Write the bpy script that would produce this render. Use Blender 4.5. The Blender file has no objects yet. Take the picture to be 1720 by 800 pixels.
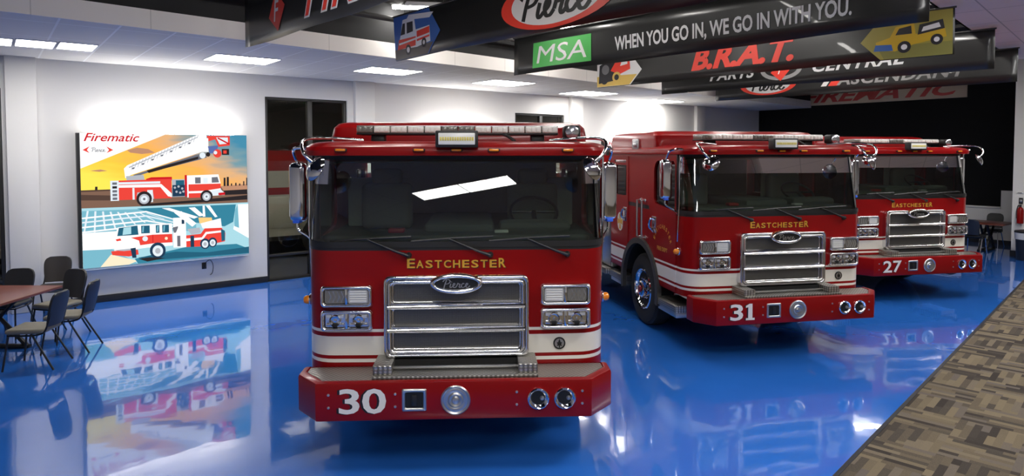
import bpy, bmesh, math, random
from mathutils import Vector, Matrix, Euler
random.seed(7)
S = bpy.context.scene
C = S.collection
PI = math.pi

# ------------------------------------------------------------------ camera, world, exposure
EYE = 2.56
cam_d = bpy.data.cameras.new('camera')
cam_d.sensor_width = 36.0
cam_d.lens = 1100.0 / 1720.0 * 36.0
cam_d.shift_y = -100.0 / 1720.0
cam_d.clip_end = 200
cam = bpy.data.objects.new('camera', cam_d)
C.objects.link(cam)
cam.location = (0, 0, EYE)
cam.rotation_euler = (PI / 2 - 0.04, 0, 0)
S.camera = cam
S.view_settings.view_transform = 'Standard'
S.view_settings.look = 'None'
S.view_settings.gamma = 1
S.view_settings.use_curve_mapping = False
S.view_settings.exposure = 0.0
W = bpy.data.worlds.new('world')
S.world = W
W.use_nodes = True
W.node_tree.nodes['Background'].inputs[0].default_value = (0.02, 0.022, 0.03, 1)
W.node_tree.nodes['Background'].inputs[1].default_value = 0.3
S.cycles.max_bounces = 8
S.cycles.sample_clamp_indirect = 6.0

LAMP = 25.0         # radiance of the ceiling panels
SIGN = 1.1          # radiance of white artwork on the lit signs
GLOW = 42.0         # radiance of the LED strip behind a lit sign

# ------------------------------------------------------------------ materials
MATS = {}
def pm(name, col=(0.5, 0.5, 0.5), rough=0.5, metal=0.0, coat=0.0, spec=0.5, emit=None, es=1.0):
    if name in MATS: return MATS[name]
    m = bpy.data.materials.new(name); m.use_nodes = True
    b = m.node_tree.nodes['Principled BSDF']
    b.inputs['Base Color'].default_value = (*col, 1)
    b.inputs['Roughness'].default_value = rough
    b.inputs['Metallic'].default_value = metal
    b.inputs['Specular IOR Level'].default_value = spec
    b.inputs['Coat Weight'].default_value = coat
    b.inputs['Coat Roughness'].default_value = 0.03
    if emit is not None:
        b.inputs['Emission Color'].default_value = (*emit, 1)
        b.inputs['Emission Strength'].default_value = es
    MATS[name] = m
    return m
def srgb(r, g, b):
    f = lambda c: (c / 255 / 12.92) if c / 255 <= 0.04045 else ((c / 255 + 0.055) / 1.055) ** 2.4
    return (f(r), f(g), f(b))
def em(name, col, s=1.0):
    """a light-giving surface (lamp diffuser, backlit print)"""
    if name in MATS: return MATS[name]
    m = bpy.data.materials.new(name); m.use_nodes = True
    nt = m.node_tree; nt.nodes.clear()
    e = nt.nodes.new('ShaderNodeEmission'); o = nt.nodes.new('ShaderNodeOutputMaterial')
    e.inputs[0].default_value = (*col, 1); e.inputs[1].default_value = s
    nt.links.new(e.outputs[0], o.inputs[0])
    MATS[name] = m
    return m
def nodes(m):
    nt = m.node_tree
    return nt, nt.nodes['Principled BSDF'], nt.nodes.new, nt.links.new
def ramp(nt, stops, mode='LINEAR'):
    r = nt.nodes.new('ShaderNodeValToRGB'); r.color_ramp.interpolation = mode
    e = r.color_ramp.elements
    while len(e) < len(stops): e.new(0.5)
    for k, (p, c) in zip(e, stops): k.position = p; k.color = (*c, 1)
    return r
def glass(name, tint, gloss=1.0, ior=1.45):
    m = bpy.data.materials.new(name); m.use_nodes = True
    nt = m.node_tree; nt.nodes.clear(); N, L = nt.nodes.new, nt.links.new
    t = N('ShaderNodeBsdfTransparent'); t.inputs[0].default_value = (*tint, 1)
    g = N('ShaderNodeBsdfGlossy'); g.inputs[0].default_value = (gloss, gloss, gloss, 1); g.inputs['Roughness'].default_value = 0.01
    fr = N('ShaderNodeFresnel'); fr.inputs[0].default_value = ior
    mx = N('ShaderNodeMixShader'); o = N('ShaderNodeOutputMaterial')
    L(fr.outputs[0], mx.inputs[0]); L(t.outputs[0], mx.inputs[1]); L(g.outputs[0], mx.inputs[2]); L(mx.outputs[0], o.inputs[0])
    MATS[name] = m
    return m

pm('red_paint', (0.245, 0.003, 0.004), 0.28, coat=0.12, spec=0.2)
pm('white_stripe', (0.80, 0.77, 0.70), 0.3, coat=0.4)
pm('gold', (0.75, 0.42, 0.05), 0.35, 0.3)
pm('silver_letter', (0.86, 0.82, 0.74), 0.35)
pm('chrome', (0.78, 0.78, 0.80), 0.07, 1.0)
pm('chrome_bright', (0.88, 0.87, 0.86), 0.13, 1.0)
pm('lens_white', (0.84, 0.83, 0.79), 0.25, coat=0.4)
pm('lens_bar', (0.80, 0.78, 0.73), 0.25, 0.0, coat=0.5)
pm('fender_rubber', (0.045, 0.043, 0.042), 0.5)
pm('satin_metal', (0.55, 0.55, 0.55), 0.35, 1.0)
pm('black_plastic', (0.012, 0.012, 0.013), 0.45)
pm('rubber', (0.014, 0.014, 0.014), 0.75)
pm('tyre', (0.016, 0.016, 0.016), 0.8)
pm('chassis_black', (0.006, 0.006, 0.006), 0.7)
pm('amber_lens', (0.85, 0.25, 0.01), 0.2, coat=0.5)
pm('clear_lens', (0.72, 0.73, 0.74), 0.12, 0.35, coat=0.6)
pm('grey_lens', (0.20, 0.19, 0.17), 0.2, 0.2, coat=0.6)
pm('lamp_silver', (0.62, 0.63, 0.66), 0.18, 0.9)
pm('dark_hole', (0.004, 0.004, 0.004), 0.6)
pm('yellow_led', (0.70, 0.58, 0.10), 0.4)
pm('seat_grey', (0.12, 0.13, 0.12), 0.8)
pm('dash_grey', (0.10, 0.11, 0.10), 0.7)
pm('liner_grey', (0.46, 0.48, 0.44), 0.9)
pm('blue_tag', (0.03, 0.13, 0.75), 0.4)
pm('black_letter', (0.008, 0.008, 0.008), 0.5)
pm('wall_paint', (0.70, 0.68, 0.65), 0.75)
pm('wall_taupe', (0.66, 0.63, 0.58), 0.8)
pm('column_paint', (0.72, 0.70, 0.665), 0.7)
pm('black_wall', (0.0045, 0.0045, 0.005), 0.8, spec=0.2)
pm('dark_deck', (0.010, 0.010, 0.011), 0.8)
pm('dark_steel', (0.030, 0.028, 0.027), 0.6)
pm('baseboard_black', (0.012, 0.013, 0.018), 0.5)
pm('door_frame', (0.018, 0.017, 0.015), 0.5)
pm('table_wood', (0.16, 0.045, 0.028), 0.3)
pm('chair_vinyl', (0.018, 0.018, 0.019), 0.42)
pm('chair_vinyl_brown', (0.035, 0.030, 0.027), 0.5)
pm('chair_seat_tan', (0.20, 0.18, 0.14), 0.55)
pm('chair_shell', (0.012, 0.018, 0.036), 0.5)
pm('chair_metal', (0.012, 0.012, 0.013), 0.35, 0.2)
pm('banner_black', (0.013, 0.013, 0.013), 0.33, coat=0.15)
pm('banner_white', (0.72, 0.72, 0.72), 0.4)
pm('banner_red', (0.75, 0.05, 0.03), 0.4)
pm('banner_green', (0.06, 0.42, 0.08), 0.4)
pm('banner_grey', (0.30, 0.30, 0.30), 0.4)
pm('board_tan', (0.50, 0.40, 0.30), 0.6)
pm('board_red', (0.42, 0.03, 0.03), 0.5)
pm('sign_case', (0.012, 0.011, 0.011), 0.5)
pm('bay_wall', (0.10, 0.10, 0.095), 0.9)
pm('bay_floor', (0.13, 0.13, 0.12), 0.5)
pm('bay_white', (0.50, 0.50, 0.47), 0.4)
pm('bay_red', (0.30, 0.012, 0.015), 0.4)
pm('lamp_frame', (0.75, 0.75, 0.75), 0.5)
pm('steel_pump', (0.52, 0.52, 0.53), 0.28, 0.9)
pm('bin_black', (0.015, 0.015, 0.017), 0.5)
pm('bin_liner', (0.62, 0.63, 0.66), 0.45)
pm('plate_white', (0.75, 0.74, 0.70), 0.5)
em('lamp_diffuser', (1.0, 0.985, 0.96), LAMP)
em('lamp_diffuser_dim', (1.0, 0.96, 0.90), LAMP * 0.5)
em('tube_glow', (1.0, 0.97, 0.92), 80.0)
em('led_strip', (0.98, 0.99, 1.0), GLOW)
glass('windscreen_glass', (0.60, 0.70, 0.62), 1.0, 1.85)
glass('side_glass', (0.10, 0.115, 0.105), 1.0, 1.6)
glass('door_glass', (0.86, 0.85, 0.78), 1.0, 1.45)

# epoxy floor: blue, mirror-glossy, the least bit wavy
m = pm('blue_epoxy', (0.03, 0.17, 0.68), 0.09, coat=1.0, spec=0.5)
nt, b, N, L = nodes(m)
tc = N('ShaderNodeTexCoord'); nz = N('ShaderNodeTexNoise'); nz.inputs['Scale'].default_value = 2.2; nz.inputs['Detail'].default_value = 2
bp = N('ShaderNodeBump'); bp.inputs['Strength'].default_value = 0.02; bp.inputs['Distance'].default_value = 0.1
L(tc.outputs['Object'], nz.inputs['Vector']); L(nz.outputs['Fac'], bp.inputs['Height']); L(bp.outputs[0], b.inputs['Normal']); L(bp.outputs[0], b.inputs['Coat Normal'])
n2 = N('ShaderNodeTexNoise'); n2.inputs['Scale'].default_value = 0.9; n2.inputs['Detail'].default_value = 5
r2 = ramp(nt, [(0.3, (0.024, 0.165, 0.66)), (0.7, (0.032, 0.19, 0.74))])
L(tc.outputs['Object'], n2.inputs['Vector']); L(n2.outputs['Fac'], r2.inputs[0]); L(r2.outputs[0], b.inputs['Base Color'])

# carpet tiles, quarter-turned, each woven of random-length strips
m = pm('carpet_tile', (0.1, 0.09, 0.07), 0.95, spec=0.1)
nt, b, N, L = nodes(m)
def math_n(op, a, bb=None):
    n = N('ShaderNodeMath'); n.operation = op
    for i, v in enumerate((a, bb)):
        if v is None: continue
        if isinstance(v, (int, float)): n.inputs[i].default_value = v
        else: L(v, n.inputs[i])
    return n.outputs[0]
tc = N('ShaderNodeTexCoord'); sx = N('ShaderNodeSeparateXYZ'); L(tc.outputs['Object'], sx.inputs[0])
T = 0.5
tx = math_n('FLOOR', math_n('DIVIDE', sx.outputs[0], T)); ty = math_n('FLOOR', math_n('DIVIDE', sx.outputs[1], T))
par = math_n('MODULO', math_n('ABSOLUTE', math_n('ADD', tx, ty)), 2.0)
def strip(al, ac):
    row = math_n('FLOOR', math_n('DIVIDE', ac, 0.0625))
    wn = N('ShaderNodeTexWhiteNoise'); wn.noise_dimensions = '1D'; L(row, wn.inputs['W'])
    seg = math_n('FLOOR', math_n('ADD', math_n('DIVIDE', al, 0.36), math_n('MULTIPLY', wn.outputs['Value'], 7.0)))
    cv = N('ShaderNodeCombineXYZ'); L(row, cv.inputs[0]); L(seg, cv.inputs[1])
    w2 = N('ShaderNodeTexWhiteNoise'); w2.noise_dimensions = '2D'; L(cv.outputs[0], w2.inputs['Vector'])
    return w2.outputs['Value']
va = strip(sx.outputs[1], sx.outputs[0]); vb = strip(sx.outputs[0], sx.outputs[1])
mixv = math_n('ADD', math_n('MULTIPLY', va, math_n('SUBTRACT', 1.0, par)), math_n('MULTIPLY', vb, par))
fz = N('ShaderNodeTexNoise'); fz.inputs['Scale'].default_value = 160; L(tc.outputs['Object'], fz.inputs['Vector'])
mixw = math_n('ADD', mixv, math_n('MULTIPLY', math_n('SUBTRACT', fz.outputs['Fac'], 0.5), 0.35))
rc = ramp(nt, [(0.0, srgb(58, 53, 50)), (0.28, srgb(76, 70, 64)), (0.5, srgb(106, 96, 80)), (0.75, srgb(122, 110, 90)), (1.0, srgb(98, 91, 86))])
L(mixw, rc.inputs[0]); L(rc.outputs[0], b.inputs['Base Color'])

# lay-in ceiling tiles 0.61 x 1.22 with a white grid
def tile_mat(name, base, line, lw, tx=0.61, ty=1.22, dim=2):
    m = pm(name, base, 0.85, spec=0.2)
    nt, b, N, L = nodes(m)
    tc = N('ShaderNodeTexCoord'); br = N('ShaderNodeTexBrick')
    br.offset = 0.0; br.inputs['Scale'].default_value = 1.0
    br.inputs['Brick Width'].default_value = tx; br.inputs['Row Height'].default_value = ty
    br.inputs['Mortar Size'].default_value = lw; br.inputs['Mortar Smooth'].default_value = 0.0
    br.inputs['Color1'].default_value = (*base, 1); br.inputs['Color2'].default_value = (*[c * 0.97 for c in base], 1)
    br.inputs['Mortar'].default_value = (*line, 1)
    L(tc.outputs['Object'], br.inputs['Vector']); L(br.outputs['Color'], b.inputs['Base Color'])
    return m
tile_mat('ceiling_tile', (0.68, 0.645, 0.59), (0.84, 0.82, 0.78), 0.012)
tile_mat('ceiling_tile_warm', (0.90, 0.80, 0.78), (0.55, 0.49, 0.48), 0.010, 1.22, 1.22)
tile_mat('fascia_panel', (0.82, 0.78, 0.75), (0.60, 0.57, 0.55), 0.006, 1.2, 1.2)

# diamond tread plate
m = pm('tread_plate', (0.50, 0.49, 0.46), 0.32, 0.85)
nt, b, N, L = nodes(m)
tc = N('ShaderNodeTexCoord'); mp = N('ShaderNodeMapping'); mp.inputs['Rotation'].default_value = (0, 0, PI / 4); mp.inputs['Scale'].default_value = (38, 38, 38)
ck = N('ShaderNodeTexVoronoi'); ck.inputs['Scale'].default_value = 1.0; ck.inputs['Randomness'].default_value = 0.0
bp = N('ShaderNodeBump'); bp.inputs['Strength'].default_value = 0.9; bp.inputs['Distance'].default_value = 0.006
L(tc.outputs['Object'], mp.inputs[0]); L(mp.outputs[0], ck.inputs['Vector']); L(ck.outputs['Distance'], bp.inputs['Height']); L(bp.outputs[0], b.inputs['Normal'])
rr = ramp(nt, [(0.25, (0.60, 0.58, 0.54)), (0.6, (0.22, 0.21, 0.19))]); L(ck.outputs['Distance'], rr.inputs[0]); L(rr.outputs[0], b.inputs['Base Color'])

# woven wire mesh behind the grille bars
m = pm('grille_mesh', (0.2, 0.2, 0.2), 0.4, 0.7)
nt, b, N, L = nodes(m)
tc = N('ShaderNodeTexCoord'); mp = N('ShaderNodeMapping'); mp.inputs['Rotation'].default_value = (0, PI / 4, 0); mp.inputs['Scale'].default_value = (170, 170, 170)
ck = N('ShaderNodeTexChecker'); ck.inputs['Scale'].default_value = 1.0
ck.inputs[1].default_value = (0.20, 0.195, 0.185, 1); ck.inputs[2].default_value = (0.05, 0.05, 0.047, 1)
L(tc.outputs['Object'], mp.inputs[0]); L(mp.outputs[0], ck.inputs[0]); L(ck.outputs[0], b.inputs['Base Color'])
bp = N('ShaderNodeBump'); bp.inputs['Strength'].default_value = 0.4; bp.inputs['Distance'].default_value = 0.004
L(ck.outputs['Fac'], bp.inputs['Height']); L(bp.outputs[0], b.inputs['Normal'])

# ------------------------------------------------------------------ mesh helpers
class MB:
    """collects shapes into ONE mesh object, any number of materials"""
    def __init__(s): s.v = []; s.f = []; s.mi = []; s.ms = []
    def m(s, name):
        if name not in s.ms: s.ms.append(name)
        return s.ms.index(name)
    def add(s, vs, fs, mat, M=None):
        o = len(s.v)
        for p in vs:
            p = Vector(p)
            s.v.append(M @ p if M is not None else p)
        k = s.m(mat)
        for f in fs: s.f.append([i + o for i in f]); s.mi.append(k)
        return s
    def mesh(s, me, mat=None, M=None):
        o = len(s.v)
        for p in me.vertices: s.v.append(M @ p.co if M is not None else p.co.copy())
        for p in me.polygons:
            s.f.append([i + o for i in p.vertices])
            s.mi.append(s.m(mat if mat else me.materials[p.material_index].name))
        return s
    def box(s, a, b, mat, r=0.0, seg=2, M=None):
        a, b = [min(p, q) for p, q in zip(a, b)], [max(p, q) for p, q in zip(a, b)]
        vs = [(x, y, z) for x in (a[0], b[0]) for y in (a[1], b[1]) for z in (a[2], b[2])]
        fs = [(0, 1, 3, 2), (4, 6, 7, 5), (0, 4, 5, 1), (2, 3, 7, 6), (0, 2, 6, 4), (1, 5, 7, 3)]
        if r <= 0: return s.add(vs, fs, mat, M)
        bm = bmesh.new(); V = [bm.verts.new(p) for p in vs]
        for f in fs: bm.faces.new([V[i] for i in f])
        r = min(r, 0.49 * min(q - p for p, q in zip(a, b)))
        bmesh.ops.bevel(bm, geom=bm.edges[:], offset=r, segments=seg, affect='EDGES', profile=0.5)
        bm.verts.index_update()
        s.add([v.co.copy() for v in bm.verts], [[v.index for v in f.verts] for f in bm.faces], mat, M); bm.free()
        return s
    def prism(s, pts, d0, d1, mat, axis='y', cap=None, M=None):
        """outline in two axes swept along the third, from d0 to d1"""
        n = len(pts); mk = {'x': lambda p, d: (d, p[0], p[1]), 'y': lambda p, d: (p[0], d, p[1]), 'z': lambda p, d: (p[0], p[1], d)}[axis]
        vs = [mk(p, d0) for p in pts] + [mk(p, d1) for p in pts]
        fs = [(i, (i + 1) % n, n + (i + 1) % n, n + i) for i in range(n)]
        s.add(vs, fs + [tuple(range(n))[::-1], tuple(range(n, 2 * n))], mat, M)
        return s
    def tube(s, pts, r, mat, n=8, M=None):
        pts = [Vector(p) for p in pts]; vs = []; fs = []
        up = None
        for i, p in enumerate(pts):
            t = (pts[min(i + 1, len(pts) - 1)] - pts[max(i - 1, 0)]).normalized()
            if up is None:
                up = Vector((0, 0, 1)) if abs(t.z) < 0.9 else Vector((1, 0, 0))
            a = t.cross(up).normalized(); up = a.cross(t).normalized()
            rr = r[i] if isinstance(r, (list, tuple)) else r
            for k in range(n):
                q = 2 * PI * k / n
                vs.append(p + a * math.cos(q) * rr + up * math.sin(q) * rr)
        for i in range(len(pts) - 1):
            for k in range(n):
                fs.append((i * n + k, i * n + (k + 1) % n, (i + 1) * n + (k + 1) % n, (i + 1) * n + k))
        fs.append(tuple(range(n))[::-1]); fs.append(tuple((len(pts) - 1) * n + k for k in range(n)))
        return s.add(vs, fs, mat, M)
    def lathe(s, prof, mat, n=24, M=None, close=True):
        """profile (radius, height) about local z"""
        vs = []; fs = []
        for r, h in prof:
            for k in range(n):
                a = 2 * PI * k / n; vs.append((r * math.cos(a), r * math.sin(a), h))
        for i in range(len(prof) - 1):
            for k in range(n):
                fs.append((i * n + k, i * n + (k + 1) % n, (i + 1) * n + (k + 1) % n, (i + 1) * n + k))
        if close:
            fs.append(tuple(range(n))[::-1]); fs.append(tuple((len(prof) - 1) * n + k for k in range(n)))
        return s.add(vs, fs, mat, M)
    def flat(s, pts, y, mat, M=None):
        return s.add([(p[0], y, p[1]) for p in pts], [tuple(range(len(pts)))], mat, M)
    def build(s, name, parent=None, smooth=35, recalc=True):
        me = bpy.data.meshes.new(name); me.from_pydata([tuple(p) for p in s.v], [], s.f)
        for k in s.ms: me.materials.append(MATS[k])
        for p, k in zip(me.polygons, s.mi): p.material_index = k
        if recalc:
            bm = bmesh.new(); bm.from_mesh(me); bmesh.ops.recalc_face_normals(bm, faces=bm.faces[:]); bm.to_mesh(me); bm.free()
        if smooth:
            for p in me.polygons: p.use_smooth = True
            me.set_sharp_from_angle(angle=math.radians(smooth))
        o = bpy.data.objects.new(name, me); C.objects.link(o)
        if parent is not None: o.parent = parent
        return o
def T_(x, y, z): return Matrix.Translation((x, y, z))
def R_(a, ax): return Matrix.Rotation(a, 4, ax)
def S_(x, y, z): return Matrix.Diagonal((x, y, z, 1))
def aim(p, d):
    """matrix: local z turned to direction d, at p"""
    return T_(*p) @ Vector(d).to_track_quat('Z', 'Y').to_matrix().to_4x4()
def rrect(x0, z0, x1, z1, r, n=5):
    out = []
    for cx, cz, a0 in ((x1 - r, z1 - r, 0), (x0 + r, z1 - r, 90), (x0 + r, z0 + r, 180), (x1 - r, z0 + r, 270)):
        for i in range(n + 1):
            a = math.radians(a0 + 90 * i / n); out.append((cx + r * math.cos(a), cz + r * math.sin(a)))
    return out
def round_frame(mb, path, w, d, y, mat, n=7):
    """a half-round moulding along path(o), the outline moved inwards by o"""
    rings = []
    for i in range(n + 1):
        a = PI * i / n; o = w / 2 - w / 2 * math.cos(a)
        rings.append([(p[0], y - d * math.sin(a), p[1]) for p in path(o)])
    m = len(rings[0]); vs = [p for r_ in rings for p in r_]; fs = []
    for i in range(n + 1):
        j = (i + 1) % (n + 1)
        for k in range(m): fs.append((i * m + k, i * m + (k + 1) % m, j * m + (k + 1) % m, j * m + k))
    return mb.add(vs, fs, mat)
def oval(cx, cz, rx, rz, n=28): return [(cx + rx * math.cos(2 * PI * i / n), cz + rz * math.sin(2 * PI * i / n)) for i in range(n)]
def spline(P, k=6):
    out = []
    P = [Vector(p) for p in P]
    for i in range(len(P) - 1):
        a, b, c, d = P[max(i - 1, 0)], P[i], P[i + 1], P[min(i + 2, len(P) - 1)]
        for j in range(k):
            t = j / k
            out.append(0.5 * ((2 * b) + (c - a) * t + (2 * a - 5 * b + 4 * c - d) * t * t + (3 * b - a - 3 * c + d) * t ** 3))
    return out + [P[-1]]
_tx = {}
def text_me(txt, bold=0.0, shear=0.0, space=1.0, depth=0.0):
    """a word as a mesh in x/y, scaled so that its box is 1 wide and 1 high"""
    k = (txt, bold, shear, space, depth)
    if k in _tx: return _tx[k]
    cu = bpy.data.curves.new('lettering', 'FONT'); cu.body = txt; cu.offset = bold; cu.shear = shear; cu.space_character = space; cu.resolution_u = 3
    o = bpy.data.objects.new('lettering', cu); C.objects.link(o)
    bpy.context.view_layer.update()
    me = bpy.data.meshes.new_from_object(o.evaluated_get(bpy.context.evaluated_depsgraph_get()))
    bpy.data.objects.remove(o)
    xs = [v.co.x for v in me.vertices]; ys = [v.co.y for v in me.vertices]
    x0, x1, y0, y1 = min(xs), max(xs), min(ys), max(ys)
    for v in me.vertices: v.co = ((v.co.x - x0) / (x1 - x0), (v.co.y - y0) / (y1 - y0), 0)
    _tx[k] = me
    return me
def write(mb, txt, x0, z0, x1, z1, y, mat, bold=0.0, shear=0.0, space=1.0, M=None, lift=0.0):
    """the word in the x/z plane facing -y, filling the box"""
    me = text_me(txt, bold, shear, space)
    A = Matrix(((x1 - x0, 0, 0, x0), (0, 0, 1, y), (0, z1 - z0, 0, z0), (0, 0, 0, 1)))
    return mb.mesh(me, mat, (M @ A) if M is not None else A)
SCRIPT = [[(.30, 0), (.50, .7), (.78, 1.42)], [(.12, 1.1), (.45, 1.46), (1.05, 1.52), (1.38, 1.2), (1.12, .8), (.62, .68)],
          [(1.52, .78), (1.36, .22), (1.5, .04), (1.78, .25)], [(1.6, 1.02), (1.66, 1.1)],
          [(1.78, .25), (2.12, .5), (2.2, .74), (2.0, .8), (1.86, .42), (1.98, .08), (2.25, .06), (2.52, .32)],
          [(2.52, .32), (2.72, .82), (2.82, .66), (3.08, .68), (2.94, .2), (3.08, .04), (3.32, .25)],
          [(3.84, .66), (3.6, .8), (3.34, .42), (3.44, .08), (3.74, .08), (4.0, .32)],
          [(4.0, .32), (4.34, .5), (4.42, .74), (4.22, .8), (4.08, .42), (4.2, .08), (4.5, .06), (4.8, .36)]]
def script(mb, x0, z0, w, h, y, mat, wt=0.13, M=None):
    """brush-script word drawn as ribbons in the x/z plane"""
    kx, kz = w / 4.9, h / 1.55
    for st in SCRIPT:
        P = spline(st, 5)
        vs = []; fs = []
        for i, p in enumerate(P):
            t = (P[min(i + 1, len(P) - 1)] - P[max(i - 1, 0)]).normalized()
            n = Vector((-t.y, t.x)) * wt * (0.6 + 0.4 * abs(t.y))
            for sg in (1, -1): q = p + n * sg; vs.append((x0 + q.x * kx, y, z0 + q.y * kz))
        for i in range(len(P) - 1): fs.append((2 * i, 2 * i + 1, 2 * i + 3, 2 * i + 2))
        mb.add(vs, fs, mat, M)
def boolean(o, cutters):
    """cut the meshes out of o, for good"""
    for c in cutters:
        md = o.modifiers.new('cut', 'BOOLEAN'); md.operation = 'DIFFERENCE'; md.object = c; md.solver = 'EXACT'
    bpy.context.view_layer.update()
    me = bpy.data.meshes.new_from_object(o.evaluated_get(bpy.context.evaluated_depsgraph_get()))
    o.modifiers.clear(); o.data = me
    for p in me.polygons: p.use_smooth = True
    me.set_sharp_from_angle(angle=math.radians(30))
    for c in cutters: bpy.data.objects.remove(c)
    return o
def tag(o, label=None, cat=None, group=None, kind=None):
    if label: o['label'] = label
    if cat: o['category'] = cat
    if group: o['group'] = group
    if kind: o['kind'] = kind
    return o
def thing(name, loc, rz, label, cat, group=None):
    o = bpy.data.objects.new(name, None); C.objects.link(o); o.empty_display_size = 0.2
    o.location = loc; o.rotation_euler = (0, 0, rz)
    return tag(o, label, cat, group)
def struct(mb, name, label=None, cat=None, parent=None, **k):
    o = mb.build(name, parent, **k)
    if parent is None: tag(o, label, cat, None, 'structure')
    return o
def copy_tree(o, parent=None):
    c = o.copy(); C.objects.link(c)
    if parent is not None: c.parent = parent
    for ch in list(o.children): copy_tree(ch, c)
    return c

# where the trucks stand: x, y, turn about the vertical; and the carpet lamps, all but the mirrored one added
TRK = [(-0.462, 5.46, 0.05), (3.447, 8.40, 0.19), (7.09, 11.57, 0.19)]
FRONT_LAMPS = [(-0.21, -1.72, math.radians(30), 'twin ceiling light over the carpet mirrored in the nearest windshield'),
               (3.4, 4.25, 0.80, 'added unseen ceiling light over the carpet, second along its edge'), (6.2, 7.1, 0.80, 'added unseen ceiling light over the carpet, third along its edge'), (9.0, 10.0, 0.80, 'added unseen ceiling light over the carpet, fourth along its edge'), (10.9, 12.3, 0.80, 'added unseen ceiling light over the carpet, nearest the white wall end'),
               (0.47, 1.5, 0.80, 'added unseen ceiling light over the carpet, first along its edge')]

# ------------------------------------------------------------------ fire trucks
CW, CL = 1.265, 2.85          # half width and length of the cab
def plan(off=0.0, y0=0.0, rc=0.24, back=CL, n=7, bow=0.012):
    """plan of the cab front: rounded corners, a slightly bowed face; left rear -> front -> right rear"""
    w = CW + off; y = y0 - off
    out = [(-w, back)]
    for i in range(n + 1):
        a = PI + (PI / 2) * i / n
        out.append((-w + rc + rc * math.cos(a), y + rc + rc * math.sin(a) + bow))
    for k in (-0.6, -0.2, 0.2, 0.6): out.append((k * w, y + bow * abs(k) * abs(k)))
    for i in range(n + 1):
        a = 1.5 * PI + (PI / 2) * i / n
        out.append((w - rc + rc * math.cos(a), y + rc + rc * math.sin(a) + bow))
    out.append((w, back))
    return out
def loft(mb, rings, zs, mats, close=True, caps=(None, None)):
    n = len(rings[0])
    for i in range(len(zs) - 1):
        a = [(x, y, zs[i]) for x, y in rings[i]]; b = [(x, y, zs[i + 1]) for x, y in rings[i + 1]]
        m = n if close else n - 1
        mb.add(a + b, [(k, (k + 1) % n, n + (k + 1) % n, n + k) for k in range(m)], mats[i])
    if caps[0]: mb.add([(x, y, zs[0]) for x, y in rings[0]], [tuple(range(n))[::-1]], caps[0])
    if caps[1]: mb.add([(x, y, zs[-1]) for x, y in rings[-1]], [tuple(range(n))], caps[1])
def weld(o, d=0.0004):
    bm = bmesh.new(); bm.from_mesh(o.data); bmesh.ops.remove_doubles(bm, verts=bm.verts[:], dist=d)
    bmesh.ops.recalc_face_normals(bm, faces=bm.faces[:]); bm.to_mesh(o.data); bm.free()
    for p in o.data.polygons: p.use_smooth = True
    o.data.set_sharp_from_angle(angle=math.radians(30))
BANDZ = [0.72, 0.80, 0.83, 0.86, 1.02, 1.055, 1.08]
BANDM = ['red_paint', 'white_stripe', 'red_paint', 'white_stripe', 'red_paint', 'white_stripe']
AX = 1.55                    # front axle
AXR = 6.25                   # rear axle
SIDE = lambda sx: (R_(-PI / 2, 'Z') if sx < 0 else R_(PI / 2, 'Z'))     # front-facing work turned to face a flank
def cyl_x(x0, x1, y, z, r, mat='chassis_black', n=40):
    return MB().lathe([(r, x0), (r, x1)], mat, n, T_(0, y, z) @ R_(PI / 2, 'Y')).build('cutter', smooth=0)
def arch_window(y0, y1, z0, z1, sx, slope=0.06):
    """outline in y/z of the arched door window: sill drops forward, the rear corners are round"""
    pts = [(y0, z0 - slope)]
    pts += [(y1 - 0.10, z0)]
    pts += [(y1 - 0.10 + 0.10 * math.sin(a), z0 + 0.10 - 0.10 * math.cos(a)) for a in (0.4, 0.8, 1.2, 1.57)]
    pts += [(y1 - 0.16 + 0.16 * math.cos(a), z1 - 0.16 + 0.16 * math.sin(a)) for a in (0, 0.4, 0.8, 1.2, 1.57)]
    pts += [(y0 + 0.05, z1), (y0, z1 - 0.05)]
    return pts
def wheel(root, sx, y, dual=False):
    w = 0.30 if not dual else 0.60
    M = T_(sx * 1.235, y, 0.53) @ R_(sx * PI / 2, 'Y')
    t = MB().lathe([(0.29, -w), (0.40, -w), (0.49, -w + 0.02), (0.525, -w + 0.05), (0.53, -w + 0.09), (0.53, -0.09), (0.525, -0.05), (0.49, -0.015),
                    (0.40, 0.0), (0.335, -0.008), (0.30, -0.02), (0.29, -0.05)], 'tyre', 48, M)
    for g in (-w * 0.3, -w * 0.5, -w * 0.7):
        t.lathe([(0.531, g - 0.006), (0.5325, g - 0.006), (0.5325, g + 0.006), (0.531, g + 0.006)], 'rubber', 48, M, close=False)
    tyre = t.build('tyre', root)
    h = MB().lathe([(0.298, -0.10), (0.305, -0.012), (0.295, 0.004), (0.275, -0.004), (0.262, -0.05), (0.235, -0.075), (0.16, -0.055), (0.125, -0.03), (0.118, 0.02), (0.10, 0.035), (0.0, 0.04)], 'chrome', 40, M, close=False)
    for k in range(10):
        a = 2 * PI * k / 10
        h.lathe([(0.032, 0.0), (0.026, 0.004)], 'dark_hole', 12, M @ T_(0.205 * math.cos(a), 0.205 * math.sin(a), -0.066))
        a += PI / 10
        h.lathe([(0.016, -0.06), (0.014, -0.012), (0.004, -0.006)], 'chrome', 8, M @ T_(0.15 * math.cos(a), 0.15 * math.sin(a), 0))
    h.lathe([(0.055, 0.036), (0.05, 0.05), (0.0, 0.052)], 'red_paint', 18, M)
    h.build('rim', tyre)

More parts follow.
